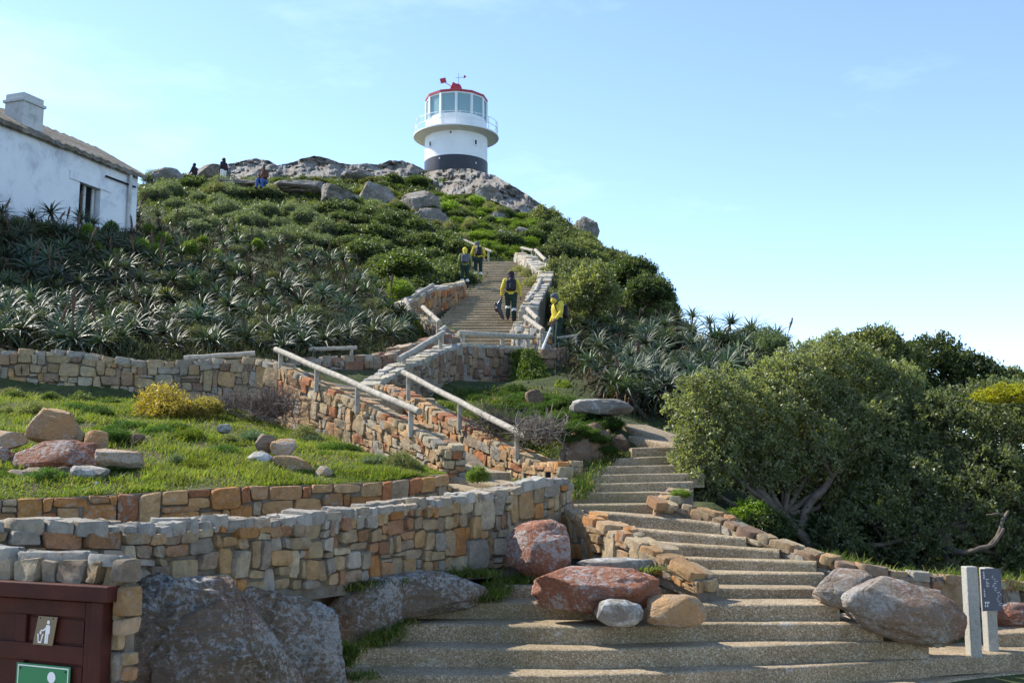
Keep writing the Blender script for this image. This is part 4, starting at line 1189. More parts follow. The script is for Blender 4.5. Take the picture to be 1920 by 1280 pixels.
# ---------------------------------------------------------------- house at the left
def house():
    e0, e1 = P(275, 332, 42.0), P(0, 218, 35.0)
    ze = e0.z
    d = Vector((e1.x - e0.x, e1.y - e0.y, 0)).normalized(); nb = Vector((d.y, -d.x, 0))
    if nb.x > 0: nb = -nb                                    # points away from the camera, left
    Ln, Wd = 13.0, 5.0
    base = 9.5
    o0 = Vector((e0.x, e0.y, 0)) + nb * .22 + d * .25       # wall corner under the eave
    root = empty('house', Vector((o0.x, o0.y, base)), 'old limewashed white house with lichened roof and chimney', 'house')
    F = lambda s, w, z: Vector((o0.x, o0.y, 0)) + d * s + nb * w + Vector((0, 0, z)) - root.location
    def part(name, v, f, mat, par=root):
        o = bpy.data.objects.new(name, mesh(name, v, f, mat)); link(o, par); return o
    def bxs(name, s0, s1, w0, w1, z0, z1, mat, par=root):
        v = [F(s, w, z) for z in (z0, z1) for w in (w0, w1) for s in (s0, s1)]
        return part(name, v, [(0, 2, 3, 1), (4, 5, 7, 6), (0, 1, 5, 4), (2, 6, 7, 3), (0, 4, 6, 2), (1, 3, 7, 5)], mat, par)
    zt = ze + .02; Lh = Ln - .5
    # window opening s 2.1..3.4
    ws0, ws1, wz0, wz1 = 2.05, 3.15, zt - 2.6, zt - 1.1
    bxs('wall', 0, ws0, 0, .4, base, zt, M['lime'])
    bxs('wall', ws1, Lh, 0, .4, base, zt, M['lime'])
    bxs('wall', ws0 + .002, ws1 - .002, 0.001, .4, wz1, zt, M['lime'])
    bxs('wall', ws0 + .002, ws1 - .002, 0.001, .4, base, wz0, M['lime'])
    bxs('gable_wall', -.001, .38, .4, Wd - .44, base, zt, M['lime']); bxs('rear_wall', 0, Lh, Wd - .44, Wd - .04, base, zt, M['lime']); bxs('gable_wall', Lh - .4, Lh, .4, Wd - .44, base, zt, M['lime'])
    lt = bxs('window_lintel', ws0 - .5, ws1 + .55, -.05, .1, wz1 - .02, wz1 + .30, M['lime'])
    fr = bxs('window', ws0 + .05, ws1 - .05, .26, .32, wz0, wz1, M['hole'])
    bxs('frame', ws0 + .1, ws0 + .22, .20, .255, wz0, wz1, M['chim'], fr); bxs('frame', (ws0 + ws1) / 2, (ws0 + ws1) / 2 + .12, .20, .255, wz0, wz1, M['chim'], fr)
    fr.children[0].location = (0, 0, 0)
    # downpipe and bracket near the corner
    pp = MB().tube([F(.55, -.10, zt - .05), F(.55, -.10, base + .5)], .08, 10); part('downpipe', pp.v, pp.f, M['chim'])
    pp = MB().tube([F(.2, -.08, zt - .55), F(1.9, -.08, zt - .55)], .035, 6); part('bracket', pp.v, pp.f, M['hole'])
    # roof: two slopes with thick uneven eave
    rise = 1.55; half = Wd / 2
    def slope(name, w_e, w_r, sgn):
        v, f = [], []; NSX, NW = 60, 14
        rr = random.Random(3)
        for j in range(NW + 1):
            for i in range(NSX + 1):
                t = j / NW; s = -.28 + (Ln + .2) * i / NSX
                z = ze + .04 + (rise) * t + .03 * mnoise.noise(Vector((s * 1.5, t * 6, 1))) + (.03 * math.sin(s * 14) if True else 0)
                v.append(F(s, w_e + (w_r - w_e) * t, z))
        n1 = len(v)
        v += [x - Vector((0, 0, .17 + .03 * mnoise.noise(x * 2))) for x in v]
        W_ = NSX + 1
        for j in range(NW):
            for i in range(NSX):
                a = j * W_ + i
                f.append((a, a + 1, a + 1 + W_, a + W_)); f.append((n1 + a, n1 + a + W_, n1 + a + 1 + W_, n1 + a + 1))
        for i in range(NSX): f.append((i, n1 + i, n1 + i + 1, i + 1))
        for j in range(NW):
            a = j * W_; f.append((a, a + W_, n1 + a + W_, n1 + a)); a += NSX; f.append((a, n1 + a, n1 + a + W_, a + W_))
        o = part(name, v, f, M['roof']); smooth_by_angle(o, 50); return o
    slope('roof', -.22, half, 1); slope('roof', Wd + .15, half + .003, -1)
    # chimney on the near slope
    s0 = 4.85; ch = empty('chimney', (0, 0, 0)); COL.objects.unlink(ch); 
    bpy.data.objects.remove(ch)
    st = bxs('chimney', s0, s0 + .95, .25, 1.1, ze + .05, ze + 1.2, M['chim'])
    bxs('chimney_cap', s0 - .06, s0 + 1.01, .19, 1.16, ze + 1.202, ze + 1.30, M['chim'], st)
    bxs('chimney_cap', s0 + .01, s0 + .94, .26, 1.09, ze + 1.302, ze + 1.52, M['chim'], st)
house()

# ---------------------------------------------------------------- vegetation
def unit(a): return a / np.maximum(1e-9, np.linalg.norm(a, axis=1, keepdims=True))
def leaves(c, d, L, W, col, fold=.25, up=None):
    """diamond leaves: c base points, d directions, L/W arrays -> verts, quads, colours"""
    n = len(c)
    r = nrg.normal(size=(n, 3)) if up is None else up + nrg.normal(size=(n, 3)) * .5
    s = unit(np.cross(d, r)); nn = unit(np.cross(s, d))
    L = np.broadcast_to(L, (n,))[:, None]; W = np.broadcast_to(W, (n,))[:, None]
    mid = c + d * L * .5 + nn * W * fold
    v = np.stack([c, mid + s * W * .5, c + d * L - nn * W * .15, mid - s * W * .5], 1).reshape(-1, 3)
    q = np.arange(4 * n).reshape(n, 4)
    return v, q, np.repeat(col, 4, axis=0)

def bush_leaves(blobs, n_tuft, per, L, W, c1, c2, inner=.25, upb=.35, zmin=None, spread=.9, jit=.08, tipc=None, tip=0.0, drop=0.0):
    B = np.array(blobs, dtype=float)
    area = (B[:, 3] * B[:, 4] + B[:, 3] * B[:, 5] + B[:, 4] * B[:, 5]); area /= area.sum()
    T = []; D = []
    tries = 0
    while sum(len(t) for t in T) < n_tuft and tries < 12:
        tries += 1
        k = nrg.choice(len(B), n_tuft, p=area)
        d = unit(nrg.normal(size=(n_tuft, 3)) + np.array([0, 0, .25]))
        rad = np.where(nrg.random(n_tuft) < inner, nrg.uniform(.45, .95, n_tuft), 1 - np.abs(nrg.normal(0, jit, n_tuft)) + .03)
        wob = 1 + .13 * np.sin(d[:, 0] * 5 + k * 2.1) * np.cos(d[:, 1] * 6 + k) + .08 * np.sin(d[:, 2] * 11 + d[:, 0] * 9 + k)
        p = B[k, :3] + d * B[k, 3:6] * (rad * wob)[:, None]
        ok = np.ones(n_tuft, bool)
        for j in range(len(B)):
            e = (((p - B[j, :3]) / B[j, 3:6]) ** 2).sum(1)
            ok &= ~((e < .60) & (k != j) & (rad > .8))
        if zmin is not None: ok &= p[:, 2] > zmin
        if drop:   # uneven gaps through the crown
            g = np.sin(p[:, 0] * 2.9 + 1.3) * np.sin(p[:, 1] * 2.3 + .4) * np.sin(p[:, 2] * 3.3 + 2)
            ok &= ~((g > .25) & (nrg.random(n_tuft) < drop))
        T.append(p[ok]); D.append(d[ok])
    T = np.concatenate(T)[:n_tuft]; D = np.concatenate(D)[:n_tuft]
    n = len(T)
    D = unit(D + np.array([0, 0, upb]) + nrg.normal(size=(n, 3)) * .35)
    c = np.repeat(T, per, 0); dd = np.repeat(D, per, 0)
    m = n * per
    ld = unit(dd * .55 + unit(nrg.normal(size=(m, 3))) * spread)
    c = c + dd * nrg.uniform(-.6, 1.0, (m, 1)) * L + nrg.normal(size=(m, 3)) * L * .45
    f = np.repeat(nrg.random((n, 1)), per, 0) * .65 + nrg.random((m, 1)) * .35
    col = np.array(c1) * (1 - f) + np.array(c2) * f
    if tipc is not None:
        s = (nrg.random((m, 1)) < tip); col = np.where(s, np.array(tipc), col)
    return leaves(c, ld, L * nrg.uniform(.7, 1.25, m), W * nrg.uniform(.8, 1.2, m), col)

def cat_parts(parts):
    v, q, c, o = [], [], [], 0
    for a, b, d in parts:
        v.append(a); q.append(b + o); c.append(d); o += len(a)
    return np.concatenate(v), np.concatenate(q), np.concatenate(c)

def branch_mesh(name, ends, base, r0, seed, mat=None, sub=3):
    rr = random.Random(seed); mb = MB()
    for e in ends:
        e = Vector(e); b = Vector(base)
        pts = []; L = (e - b).length
        for i in range(6):
            t = i / 5
            pts.append(b.lerp(e, t) + Vector((rr.gauss(0, 1), rr.gauss(0, 1), rr.gauss(0, .6))) * .06 * L * math.sin(math.pi * t) + Vector((0, 0, .12 * L * math.sin(math.pi * t))))
        mb.tube(pts, [r0 * (1 - .75 * i / 5) for i in range(6)], 6)
        for _ in range(sub):
            i = rr.randint(2, 4); q = pts[i] + Vector((rr.gauss(0, 1), rr.gauss(0, 1), abs(rr.gauss(.3, .6)))) * L * .22
            mb.tube([pts[i], pts[i].lerp(q, .5) + Vector((0, 0, .03 * L)), q], [r0 * .35, r0 * .25, r0 * .1], 5)
    return mesh(name, mb.v, mb.f, mat or M['bark'], True)

# --- kinds of shrub, all about 1 m in radius; copies are scaled and tinted
def dome(seed, n, flat=.75, spread=.55):
    r = random.Random(seed); out = [(0, 0, .25, .75, .75, flat)]
    for i in range(n):
        a = r.uniform(0, 6.28); k = r.uniform(.35, spread + .15)
        s = r.uniform(.32, .52)
        out.append((k * math.cos(a), k * math.sin(a), r.uniform(.1, .5) * flat, s, s, s * r.uniform(.7, 1.0) * (flat + .2)))
    return out
KIND = {}
def kind(name, n, tufts, per, L, W, c1, c2, flat=.75, mat='leaf', **kw):
    KIND[name] = []
    for i in range(n):
        bl = dome(hash(name) % 97 * 0 + len(name) * 31 + i * 17, 7, flat)
        v, q, c = bush_leaves(bl, tufts, per, L, W, c1, c2, zmin=-.15, jit=.2, drop=.45, **kw)
        fol = np_mesh('foliage', v, q, M[mat], c)
        br = branch_mesh('branches', [(b[0], b[1], b[2] + b[5] * .4) for b in bl[1:]], (0, 0, -.25), .045, i + 5)
        KIND[name].append((fol, br))
kind('glossy', 4, 950, 11, .11, .055, (.042, .062, .024), (.125, .15, .06), .72, tipc=(.20, .22, .13), tip=.06)
kind('grey', 3, 900, 11, .11, .034, (.09, .115, .07), (.20, .225, .14), .8, tipc=(.22, .24, .16), tip=.1)
kind('mat', 3, 950, 8, .085, .042, (.07, .115, .02), (.18, .225, .04), .42, upb=.9, mat='grass')
kind('lime', 2, 700, 10, .10, .05, (.12, .19, .025), (.25, .32, .045), .7)
kind('pale', 2, 1000, 11, .10, .05, (.085, .105, .040), (.19, .20, .085), .85, tipc=(.26, .26, .14), tip=.12)

def shrub(kd, p, r, label, group, h=1.0, tint=(1, 1, 1), name='shrub', cat='shrub', var=None):
    fol, br = KIND[kd][rng.randrange(len(KIND[kd])) if var is None else var]
    root = empty(name, p, label, cat, group)
    root.rotation_euler = (0, 0, rng.uniform(0, 6.28)); root.scale = (r * rng.uniform(.9, 1.15), r * rng.uniform(.9, 1.15), r * h * rng.uniform(.9, 1.1))
    a = bpy.data.objects.new('foliage', fol); link(a, root); k = rng.uniform(.85, 1.15)
    a.color = (tint[0] * k, tint[1] * k, tint[2] * k, 1)
    b = bpy.data.objects.new('branches', br); link(b, root)
    return root

def in_poly(x, y, poly):
    c = False
    for i in range(len(poly)):
        (x0, y0), (x1, y1) = poly[i - 1], poly[i]
        if (y0 > y) != (y1 > y) and x < (x1 - x0) * (y - y0) / (y1 - y0) + x0: c = not c
    return c
def scatter(poly, n, mind, seed):
    """points of the slope that the camera sees inside a pixel outline, kept apart by mind pixels"""
    rr = random.Random(seed); xs = [p[0] for p in poly]; ys = [p[1] for p in poly]; out = []; pts = []
    t = 0
    while len(pts) < n and t < n * 60:
        t += 1
        x, y = rr.uniform(min(xs), max(xs)), rr.uniform(min(ys), max(ys))
        if not in_poly(x, y, poly) or any((x - a) ** 2 + ((y - b) * 1.3) ** 2 < mind ** 2 for a, b in out): continue
        h = hit(x, y)
        if h is None: continue
        out.append((x, y)); pts.append((h, x, y))
    return pts

rng.seed(99)
for h, x, y in scatter([(285, 345), (420, 352), (560, 385), (640, 425), (650, 470), (560, 490), (430, 450), (300, 430)], 34, 22, 1):
    shrub('grey', h, rng.uniform(.55, 1.0), 'grey green fine leaved shrub above the aloes on the left slope', 'grey green shrubs above the aloes', .85)
for h, x, y in scatter([(620, 395), (700, 410), (800, 440), (860, 480), (860, 545), (800, 560), (740, 560), (700, 520), (650, 480)], 42, 20, 2):
    shrub('glossy', h, rng.uniform(.7, 1.3), 'dark glossy rounded shrub on the slope left of the upper stairs', 'dark shrubs left of the upper stairs', .8)
for h, x, y in scatter([(290, 330), (420, 345), (640, 345), (800, 345), (860, 400), (800, 440), (640, 400), (420, 372), (290, 350)], 60, 17, 3):
    shrub(rng.choice(('glossy', 'glossy', 'mat', 'grey')), h, rng.uniform(.4, .95), 'low green shrub among the grey rocks of the hilltop', 'low shrubs among the hilltop rocks', .75, rng.choice(((1.1, 1.1, .9), (.8, .8, .8), (1.2, 1.0, .8), (.9, 1.0, .8))), 'heath_plant', 'shrub')
for h, x, y in scatter([(830, 345), (900, 360), (1010, 400), (1020, 440), (980, 482), (890, 490), (860, 440), (830, 400)], 62, 13, 4):
    shrub(rng.choice(('mat', 'mat', 'mat', 'glossy', 'lime')), h, rng.uniform(.5, 1.0), 'bright green cushion plant on the slope below the lighthouse', 'green cushions below the lighthouse', .75, (1.05, 1.1, 1), 'cushion_plant', 'plant')
for h, x, y in scatter([(1020, 405), (1110, 445), (1140, 470), (1200, 500), (1245, 540), (1270, 590), (1180, 600), (1080, 560), (1035, 500), (1020, 450)], 42, 20, 5):
    shrub(rng.choice(('glossy', 'glossy', 'pale')), h, rng.uniform(.7, 1.35), 'dark shrub on the skyline slope right of the upper stairs', 'shrubs on the right skyline slope', .9)
for h, x, y in scatter([(1050, 520), (1110, 505), (1175, 545), (1180, 600), (1060, 625), (1040, 580)], 16, 22, 6):
    shrub('pale', h, rng.uniform(.8, 1.2), 'pale olive shrub behind the worker looking back', 'pale olive shrubs right of the upper stairs', 1.0)
# single shrubs
def shrub_px(kd, px, py, Y, rpx, label, h=1.0, tint=(1, 1, 1), name='shrub', cat='shrub', drop=None):
    p = P(px, py, Y); r = rpx * Y / FPX
    p.z -= r * .35 * h if drop is None else drop
    return shrub(kd, p, r, label, None, h, tint, name, cat)
shrub_px('lime', 750, 545, 36, 28, 'bright lime green shrub beside the aloes left of the rail stub', 1.1)
shrub_px('glossy', 755, 505, 41, 62, 'wide round clipped looking dark shrub left of the upper stairs', .75, (1.25, 1.3, 1.0))
shrub_px('pale', 1110, 552, 36, 62, 'large pale olive bush right of the upper stairs', 1.0, (1.15, 1.1, 1))
shrub_px('glossy', 1215, 545, 40, 48, 'dark bush forming the skyline step above the right aloes', 1.1, (.8, .85, .8))
shrub_px('glossy', 1185, 505, 45, 50, 'broad dark bush on the skyline below the farthest rock', .8, (.9, .95, .85))
shrub_px('grey', 1440, 645, 27.5, 40, 'blue green bush at the right end of the aloe thicket', 1.0, (.7, .8, .7))
shrub_px('lime', 895, 890, 14.1, 24, 'small bright bush growing out of the wall by the path steps', 1.0, (.8, .8, .8))
shrub_px('lime', 1055, 728, 25, 20, 'small pale leafed plant at the edge of the right aloes', 1.2, (1.1, 1, 1))
shrub_px('lime', 1405, 965, 14.6, 52, 'sunlit bright green shrub under the near tree', .8, (.85, .9, .7))
shrub_px('lime', 1275, 925, 13.1, 20, 'little yellow green plant on the end of the low wall', .6)
shrub_px('lime', 1890, 738, 15.1, 48, 'yellow flowering bush at the right edge beside the trees', .6, (1.7, 1.15, .6))
shrub_px('grey', 305, 765, 17.3, 58, 'yellow and green leafed shrub at the top of the lawn', .95, (2.6, 1.6, .55))
shrub_px('grey', 385, 768, 17.3, 38, 'smaller yellowish shrub right of the yellow one on the lawn', .9, (2.0, 1.35, .6))
for i, (x, y, Y) in enumerate(((180, 772, 16.8), (240, 800, 15.8), (300, 808, 15.4), (330, 800, 15.8), (140, 765, 17.5), (120, 815, 14.0), (90, 890, 12.3), (420, 845, 14.2), (215, 815, 14.6))):
    shrub_px('mat', x, y, Y, rng.uniform(30, 48), 'dark green creeping mat plant on the lawn', .7, (.55, .75, 1.0), 'creeping_plant', 'plant')['group'] = 'creeping plants on the lawn'
for h, x, y in scatter([(150, 440), (450, 440), (520, 480), (420, 505), (130, 505)], 12, 30, 8):
    s_ = shrub('pale', h + Vector((0, 0, .3)), rng.uniform(.22, .36), 'small lime green shrub poking through the left aloe thicket', 'lime shrubs among the aloes', 1.0, (1.2, 1.5, .5))

for h, x, y in scatter([(860, 745), (960, 738), (1050, 760), (1120, 790), (1150, 815), (1100, 850), (1040, 845), (960, 800)], 26, 20, 88):
    shrub('mat', h, rng.uniform(.22, .4), 'dark creeping plant on the grassy mound', 'creeping plants on the mound', .8, (.5, .62, .8), 'creeping_plant', 'plant')
for h, x, y in scatter([(300, 350), (640, 360), (840, 380), (1000, 420), (1150, 500), (1230, 560), (1060, 600), (860, 480), (640, 450)], 40, 20, 89):
    fol_ = shrub('grey', h, rng.uniform(.3, .55), 'small pale twiggy shrub scattered over the upper slope', 'pale twiggy shrubs on the upper slope', 1.35, (1.5, 1.25, .95))

for h, x, y in scatter([(-40, 430), (250, 430), (520, 480), (720, 560), (760, 640), (480, 660), (250, 665), (-40, 645)], 75, 24, 90):
    shrub(rng.choice(('grey', 'grey', 'pale')), h, rng.uniform(.3, .52), 'olive grey low bush between the aloes of the left bank', 'filler shrubs between the left aloes', .9, (.8, .74, .72), 'low_bush', 'bush')
for h, x, y in scatter([(1075, 640), (1260, 640), (1400, 650), (1500, 678), (1420, 720), (1290, 780), (1200, 780), (1100, 730)], 30, 26, 91):
    shrub('glossy', h, rng.uniform(.38, .62), 'dark low bush filling the thicket behind the winding steps', 'dark bushes among the right aloes', 1.0, (.7, .75, .7), 'low_bush', 'bush')
for k in range(46):
    s, t = rng.random() * .95, rng.random() * .95
    shrub(rng.choice(('mat', 'mat', 'grey')), lawn_pt(s, t) - Vector((0, 0, .04)), rng.uniform(.10, .28), 'low weed clump growing in the lawn', 'weed clumps in the lawn', rng.uniform(.5, 1.0), rng.choice(((.8, .9, .8), (1.2, 1.1, .7), (.6, .75, .8), (1.3, 1.1, .8))), 'weed_clump', 'plant')
for i, (px, py) in enumerate(((30, 745), (95, 748), (150, 752), (215, 756), (262, 758))):
    shrub_px('glossy', px, py, 18.9, rng.uniform(16, 26), 'small green scrub at the foot of the wall behind the lawn', .9, (1.2, 1.25, .9))['group'] = 'scrub at the foot of the lawn wall'

for px, py in ((1055, 806), (1085, 800), (1110, 808), (1070, 822), (1125, 822), (1140, 842), (1095, 815)):
    shrub_px('mat', px, py, 15.75, rng.uniform(16, 26), 'trailing green plant over the bare earth face', .8, (.55, .68, .8), 'creeping_plant', 'plant')['group'] = 'trailing plants over the earth face'

# --- aloes
def aloe_leaf(az, e0, curv, L, w, n=6, droop=0.0):
    d = Vector((math.cos(az), math.sin(az), 0)); s = Vector((-d.y, d.x, 0))
    p = d * .02; v = []
    for i in range(n + 1):
        t = i / n; e = e0 - curv * (.55 * t + .45 * t * t)
        f = d * math.cos(e) + Vector((0, 0, 1)) * math.sin(e); nn = f.cross(s)
        ww = w * (1 - t) ** .75 * (1 if t > .05 else .8)
        v += [p + s * ww * .5 + nn * -ww * -.22, p, p - s * ww * .5 + nn * ww * .22]
        p = p + f * (L / n)
    q = []
    for i in range(n):
        a = i * 3
        q += [(a, a + 1, a + 4, a + 3), (a + 1, a + 2, a + 5, a + 4)]
    return v, q
def aloe_variant(seed):
    rr = random.Random(seed)
    V, Q, C = [], [], []
    n = 30
    for i in range(n):
        t = i / n
        v, q = aloe_leaf(i * 2.39996 + rr.uniform(-.15, .15), R(76 - 74 * t) + rr.uniform(-.12, .12), R(rr.uniform(60, 110) * (.6 + .35 * t)), rr.uniform(.56, .70) * (.7 + .35 * t), rr.uniform(.055, .070))
        b = len(V); V += v; Q += [tuple(k + b for k in f) for f in q]
        base = np.array((.070, .102, .060)) * rr.uniform(.7, 1.4)
        for j in range(len(v)):
            u = (j // 3) / 6
            C.append(base * (1 - .25 * u) + np.array((.15, .085, .05)) * (.5 * max(0, u - .6)))
    ros = np_mesh('rosette', np.array([tuple(x) for x in V]), np.array(Q), M['aloe'], np.array(C), True)
    V, Q, C = [], [], []
    for i in range(24):
        v, q = aloe_leaf(rr.uniform(0, 6.28), R(-25) + rr.uniform(-.3, .2), R(rr.uniform(40, 70)), rr.uniform(.32, .58), rr.uniform(.03, .045))
        off = Vector((0, 0, -rr.uniform(.02, .4)))
        b = len(V); V += [x + off for x in v]; Q += [tuple(k + b for k in f) for f in q]
        c = np.array((.115, .070, .045)) * rr.uniform(.6, 1.4); C += [c] * len(v)
    dead = np_mesh('dead_leaves', np.array([tuple(x) for x in V]), np.array(Q), M['dry'], np.array(C), True)
    mb = MB().tube([Vector((rr.uniform(-.15, .15), rr.uniform(0, .2), -.9)), Vector((0, .05, -.4)), Vector((0, 0, .02))], [.05, .045, .04], 7)
    stem = mesh('stem', mb.v, mb.f, M['bark'], True)
    mb = MB(); hgt = rr.uniform(.6, .95); lean = Vector((rr.uniform(-.2, .2), rr.uniform(-.2, .2), 0))
    top = Vector((0, 0, hgt)) + lean
    mb.tube([Vector((0, 0, 0)), Vector((0, 0, hgt * .5)) + lean * .3, top], [.014, .011, .007], 6)
    mb.tube([Vector((0, 0, hgt * .55)) + lean * .35, Vector((0, 0, hgt * .8)) + lean * .7, top + Vector((0, 0, .02))], [.016, .032, .010], 7)
    for _ in range(28):
        t = rr.uniform(.55, 1); c = Vector((0, 0, hgt * t)) + lean * t; a = rr.uniform(0, 6.28)
        mb.tube([c, c + Vector((math.cos(a), math.sin(a), -.6)) * .045], [.007, .004], 4)
    st = MB(); st.v, st.f = mb.v, mb.f
    stalk = mesh('flower_stalk', st.v, st.f, simple('dry_stalk_%d' % seed, (.16, .10, .075), (.09, .055, .042), 9, .9, .1))
    return ros, dead, stem, stalk
ALOE = [aloe_variant(s) for s in range(6)]
def aloe(p, s, label, group, stalk=False, lift=.0, tint=1.0):
    ros, dead, stem, stk = rng.choice(ALOE)
    root = empty('aloe', p, label, 'aloe', group)
    root.rotation_euler = (rng.uniform(.05, .75), rng.uniform(-.35, .35), rng.uniform(-.6, .6)); root.scale = (s, s, s)
    a = bpy.data.objects.new('rosette', ros); link(a, root); a.rotation_euler = (0, 0, rng.uniform(0, 6.28)); k = rng.uniform(.55, 1.4) * tint
    a.color = (k * rng.uniform(.9, 1.25), k, k * rng.uniform(.8, 1.08), 1)
    d = bpy.data.objects.new('dead_leaves', dead); link(d, root); d.rotation_euler = (0, 0, rng.uniform(0, 6.28)); d.color = (1, 1, 1, 1)
    link(bpy.data.objects.new('stem', stem), root)
    if stalk: link(bpy.data.objects.new('flower_stalk', stk), root)
RA = [(-60, 385), (60, 392), (250, 420), (420, 432), (540, 470), (680, 510), (750, 560), (785, 625), (760, 650), (690, 668), (480, 676), (250, 684), (-60, 664)]
rng.seed(5)
for h, x, y in scatter(RA, 214, 19.5, 11):
    low = (y - 400) / 270
    s = rng.uniform(.85, 1.3)
    aloe(h + Vector((0, 0, .26 + .38 * rng.random() * (1.1 - low))), s, 'grey green aloe rosette in the thicket covering the left bank', 'aloes on the left bank', rng.random() < (.42 if low < .55 else .10))
RG_ = [(1065, 625), (1140, 615), (1260, 630), (1330, 640), (1400, 645), (1500, 672), (1300, 790), (1190, 790), (1100, 740), (1062, 680)]
for h, x, y in scatter(RG_, 86, 18, 12):
    aloe(h + Vector((0, 0, .35 + .3 * rng.random() + (.12 if y < 668 else 0))), rng.uniform(.85, 1.25), 'aloe rosette in the thicket behind the winding steps', 'aloes behind the winding steps', rng.random() < (.5 if y < 650 else .05))

# --- loose ground cover over the slopes (dead leaves, grass and small leaves nobody could count)
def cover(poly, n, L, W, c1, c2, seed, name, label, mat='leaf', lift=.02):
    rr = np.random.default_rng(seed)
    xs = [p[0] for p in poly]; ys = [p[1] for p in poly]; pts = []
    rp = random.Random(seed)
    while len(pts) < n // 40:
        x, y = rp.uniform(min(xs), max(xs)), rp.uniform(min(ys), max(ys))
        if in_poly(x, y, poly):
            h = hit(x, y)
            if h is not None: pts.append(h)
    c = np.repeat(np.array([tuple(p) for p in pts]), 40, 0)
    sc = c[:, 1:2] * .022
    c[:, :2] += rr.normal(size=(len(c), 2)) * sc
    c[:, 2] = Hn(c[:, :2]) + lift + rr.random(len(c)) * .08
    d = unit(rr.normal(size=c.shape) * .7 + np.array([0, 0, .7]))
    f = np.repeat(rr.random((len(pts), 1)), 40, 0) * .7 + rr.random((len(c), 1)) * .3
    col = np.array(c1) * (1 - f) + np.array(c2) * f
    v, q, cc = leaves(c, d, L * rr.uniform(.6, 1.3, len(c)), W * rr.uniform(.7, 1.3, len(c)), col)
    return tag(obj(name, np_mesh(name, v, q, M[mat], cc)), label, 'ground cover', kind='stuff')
cover(RA, 30000, .24, .045, (.034, .042, .024), (.085, .085, .045), 21, 'leaf_litter', 'dry leaves and stems darkened as shade under the left aloes', 'dry', .05)  # dead leaves coloured dark to put shade into the gaps between rosettes
cover(RG_, 8000, .16, .04, (.025, .03, .018), (.075, .065, .040), 22, 'leaf_litter', 'dry leaves darkened as shade under the aloes behind the winding steps', 'dry', .05)  # same litter, its colour darkened to act as shade below the rosettes
cover([(285, 335), (420, 345), (800, 335), (920, 340), (1030, 400), (1130, 460), (1240, 530), (1280, 600), (1060, 620), (1030, 480), (860, 480), (860, 560), (760, 560), (640, 480), (420, 440), (285, 400)], 60000, .22, .075, (.04, .06, .02), (.12, .135, .05), 23, 'hill_vegetation', 'mixed low green growth covering the upper slope', 'leaf', .05)

# --- grass
def grass(pts, nrm_up, L, W, c1, c2, name, label, seed, bend=.5):
    rr = np.random.default_rng(seed); n = len(pts)
    a = rr.uniform(0, 6.28, n); tl = rr.uniform(.05, bend, n)
    d = unit(np.stack([np.cos(a) * tl, np.sin(a) * tl, np.ones(n)], 1))
    s = unit(np.stack([-np.sin(a + rr.normal(0, .6, n)), np.cos(a), np.zeros(n)], 1))
    lp_ = .8 + .6 * np.sin(pts[:, 0] * 3.1 + 2 * np.sin(pts[:, 1] * 2.3)) * np.sin(pts[:, 1] * 2.9 + 1.1 * np.sin(pts[:, 0] * 1.7))
    Ls = (L * lp_ * rr.uniform(.35, 1.5, n))[:, None]; Ws = (W * rr.uniform(.7, 1.3, n))[:, None]
    out = np.stack([np.cos(a), np.sin(a), -.2 * np.ones(n)], 1)
    b0, b1 = pts - s * Ws * .5, pts + s * Ws * .5
    m = pts + d * Ls * .55 + out * Ls * .08
    t = pts + d * Ls + out * Ls * .33
    v = np.stack([b0, b1, m + s * Ws * .4, m - s * Ws * .4, t], 1).reshape(-1, 3)
    i = np.arange(n)[:, None] * 5
    q = np.concatenate([i + np.array([[0, 1, 2]]), i + np.array([[0, 2, 3]]), i + np.array([[3, 2, 4]])])
    pat = .5 + .5 * np.sin(pts[:, 0] * 1.9 + 1.2 * np.sin(pts[:, 1] * 1.3)) * np.cos(pts[:, 1] * 1.6 + .8)
    f = np.clip(pat * .6 + rr.random(n) * .5, 0, 1)[:, None]
    col = np.array(c1) * (1 - f) + np.array(c2) * f
    dryb = rr.random((n, 1)) < .12
    col = np.where(dryb, np.array((.28, .22, .10)), col)
    return tag(obj(name, np_mesh(name, v, q, M['grass'], np.repeat(col, 5, 0))), label, 'grass', kind='stuff')
gp = []
rr_ = random.Random(31)
while len(gp) < 85000:
    s, t = rr_.random(), rr_.random() ** 1.25
    x = s * 6.3; y = t * 5
    nn_ = mnoise.noise(Vector((x * 1.4, y * 1.4, 7))) + .5 * mnoise.noise(Vector((x * 4, y * 4, 2)))
    if nn_ < -.12 and rr_.random() < .75: continue
    gp.append(tuple(lawn_pt(s, t)))
grass(np.array(gp), None, .085, .012, (.085, .13, .022), (.22, .25, .055), 'lawn_grass', 'sunlit yellow green grass of the sloping lawn', 32, 1.3)
def terrain_grass(poly, n, L, W, c1, c2, label, seed, name='grass_patch'):
    pts = []; rp = random.Random(seed); xs = [p[0] for p in poly]; ys = [p[1] for p in poly]
    base = []
    while len(base) < max(40, n // 25):
        x, y = rp.uniform(min(xs), max(xs)), rp.uniform(min(ys), max(ys))
        if in_poly(x, y, poly):
            h = hit(x, y)
            if h is not None: base.append(h)
    b = np.repeat(np.array([tuple(p) for p in base]), 25, 0); r2 = np.random.default_rng(seed)
    b[:, :2] += r2.normal(size=(len(b), 2)) * b[:, 1:2] * .008
    b[:, 2] = Hn(b[:, :2]) - .01
    return grass(b, None, L, W, c1, c2, name, label, seed, .9)
terrain_grass([(790, 760), (860, 735), (970, 728), (1030, 735), (1090, 760), (1120, 790), (1085, 835), (1010, 860), (900, 815)], 24000, .10, .02, (.045, .075, .018), (.11, .14, .03), 'dark green grass covering the mound between walls', 41)
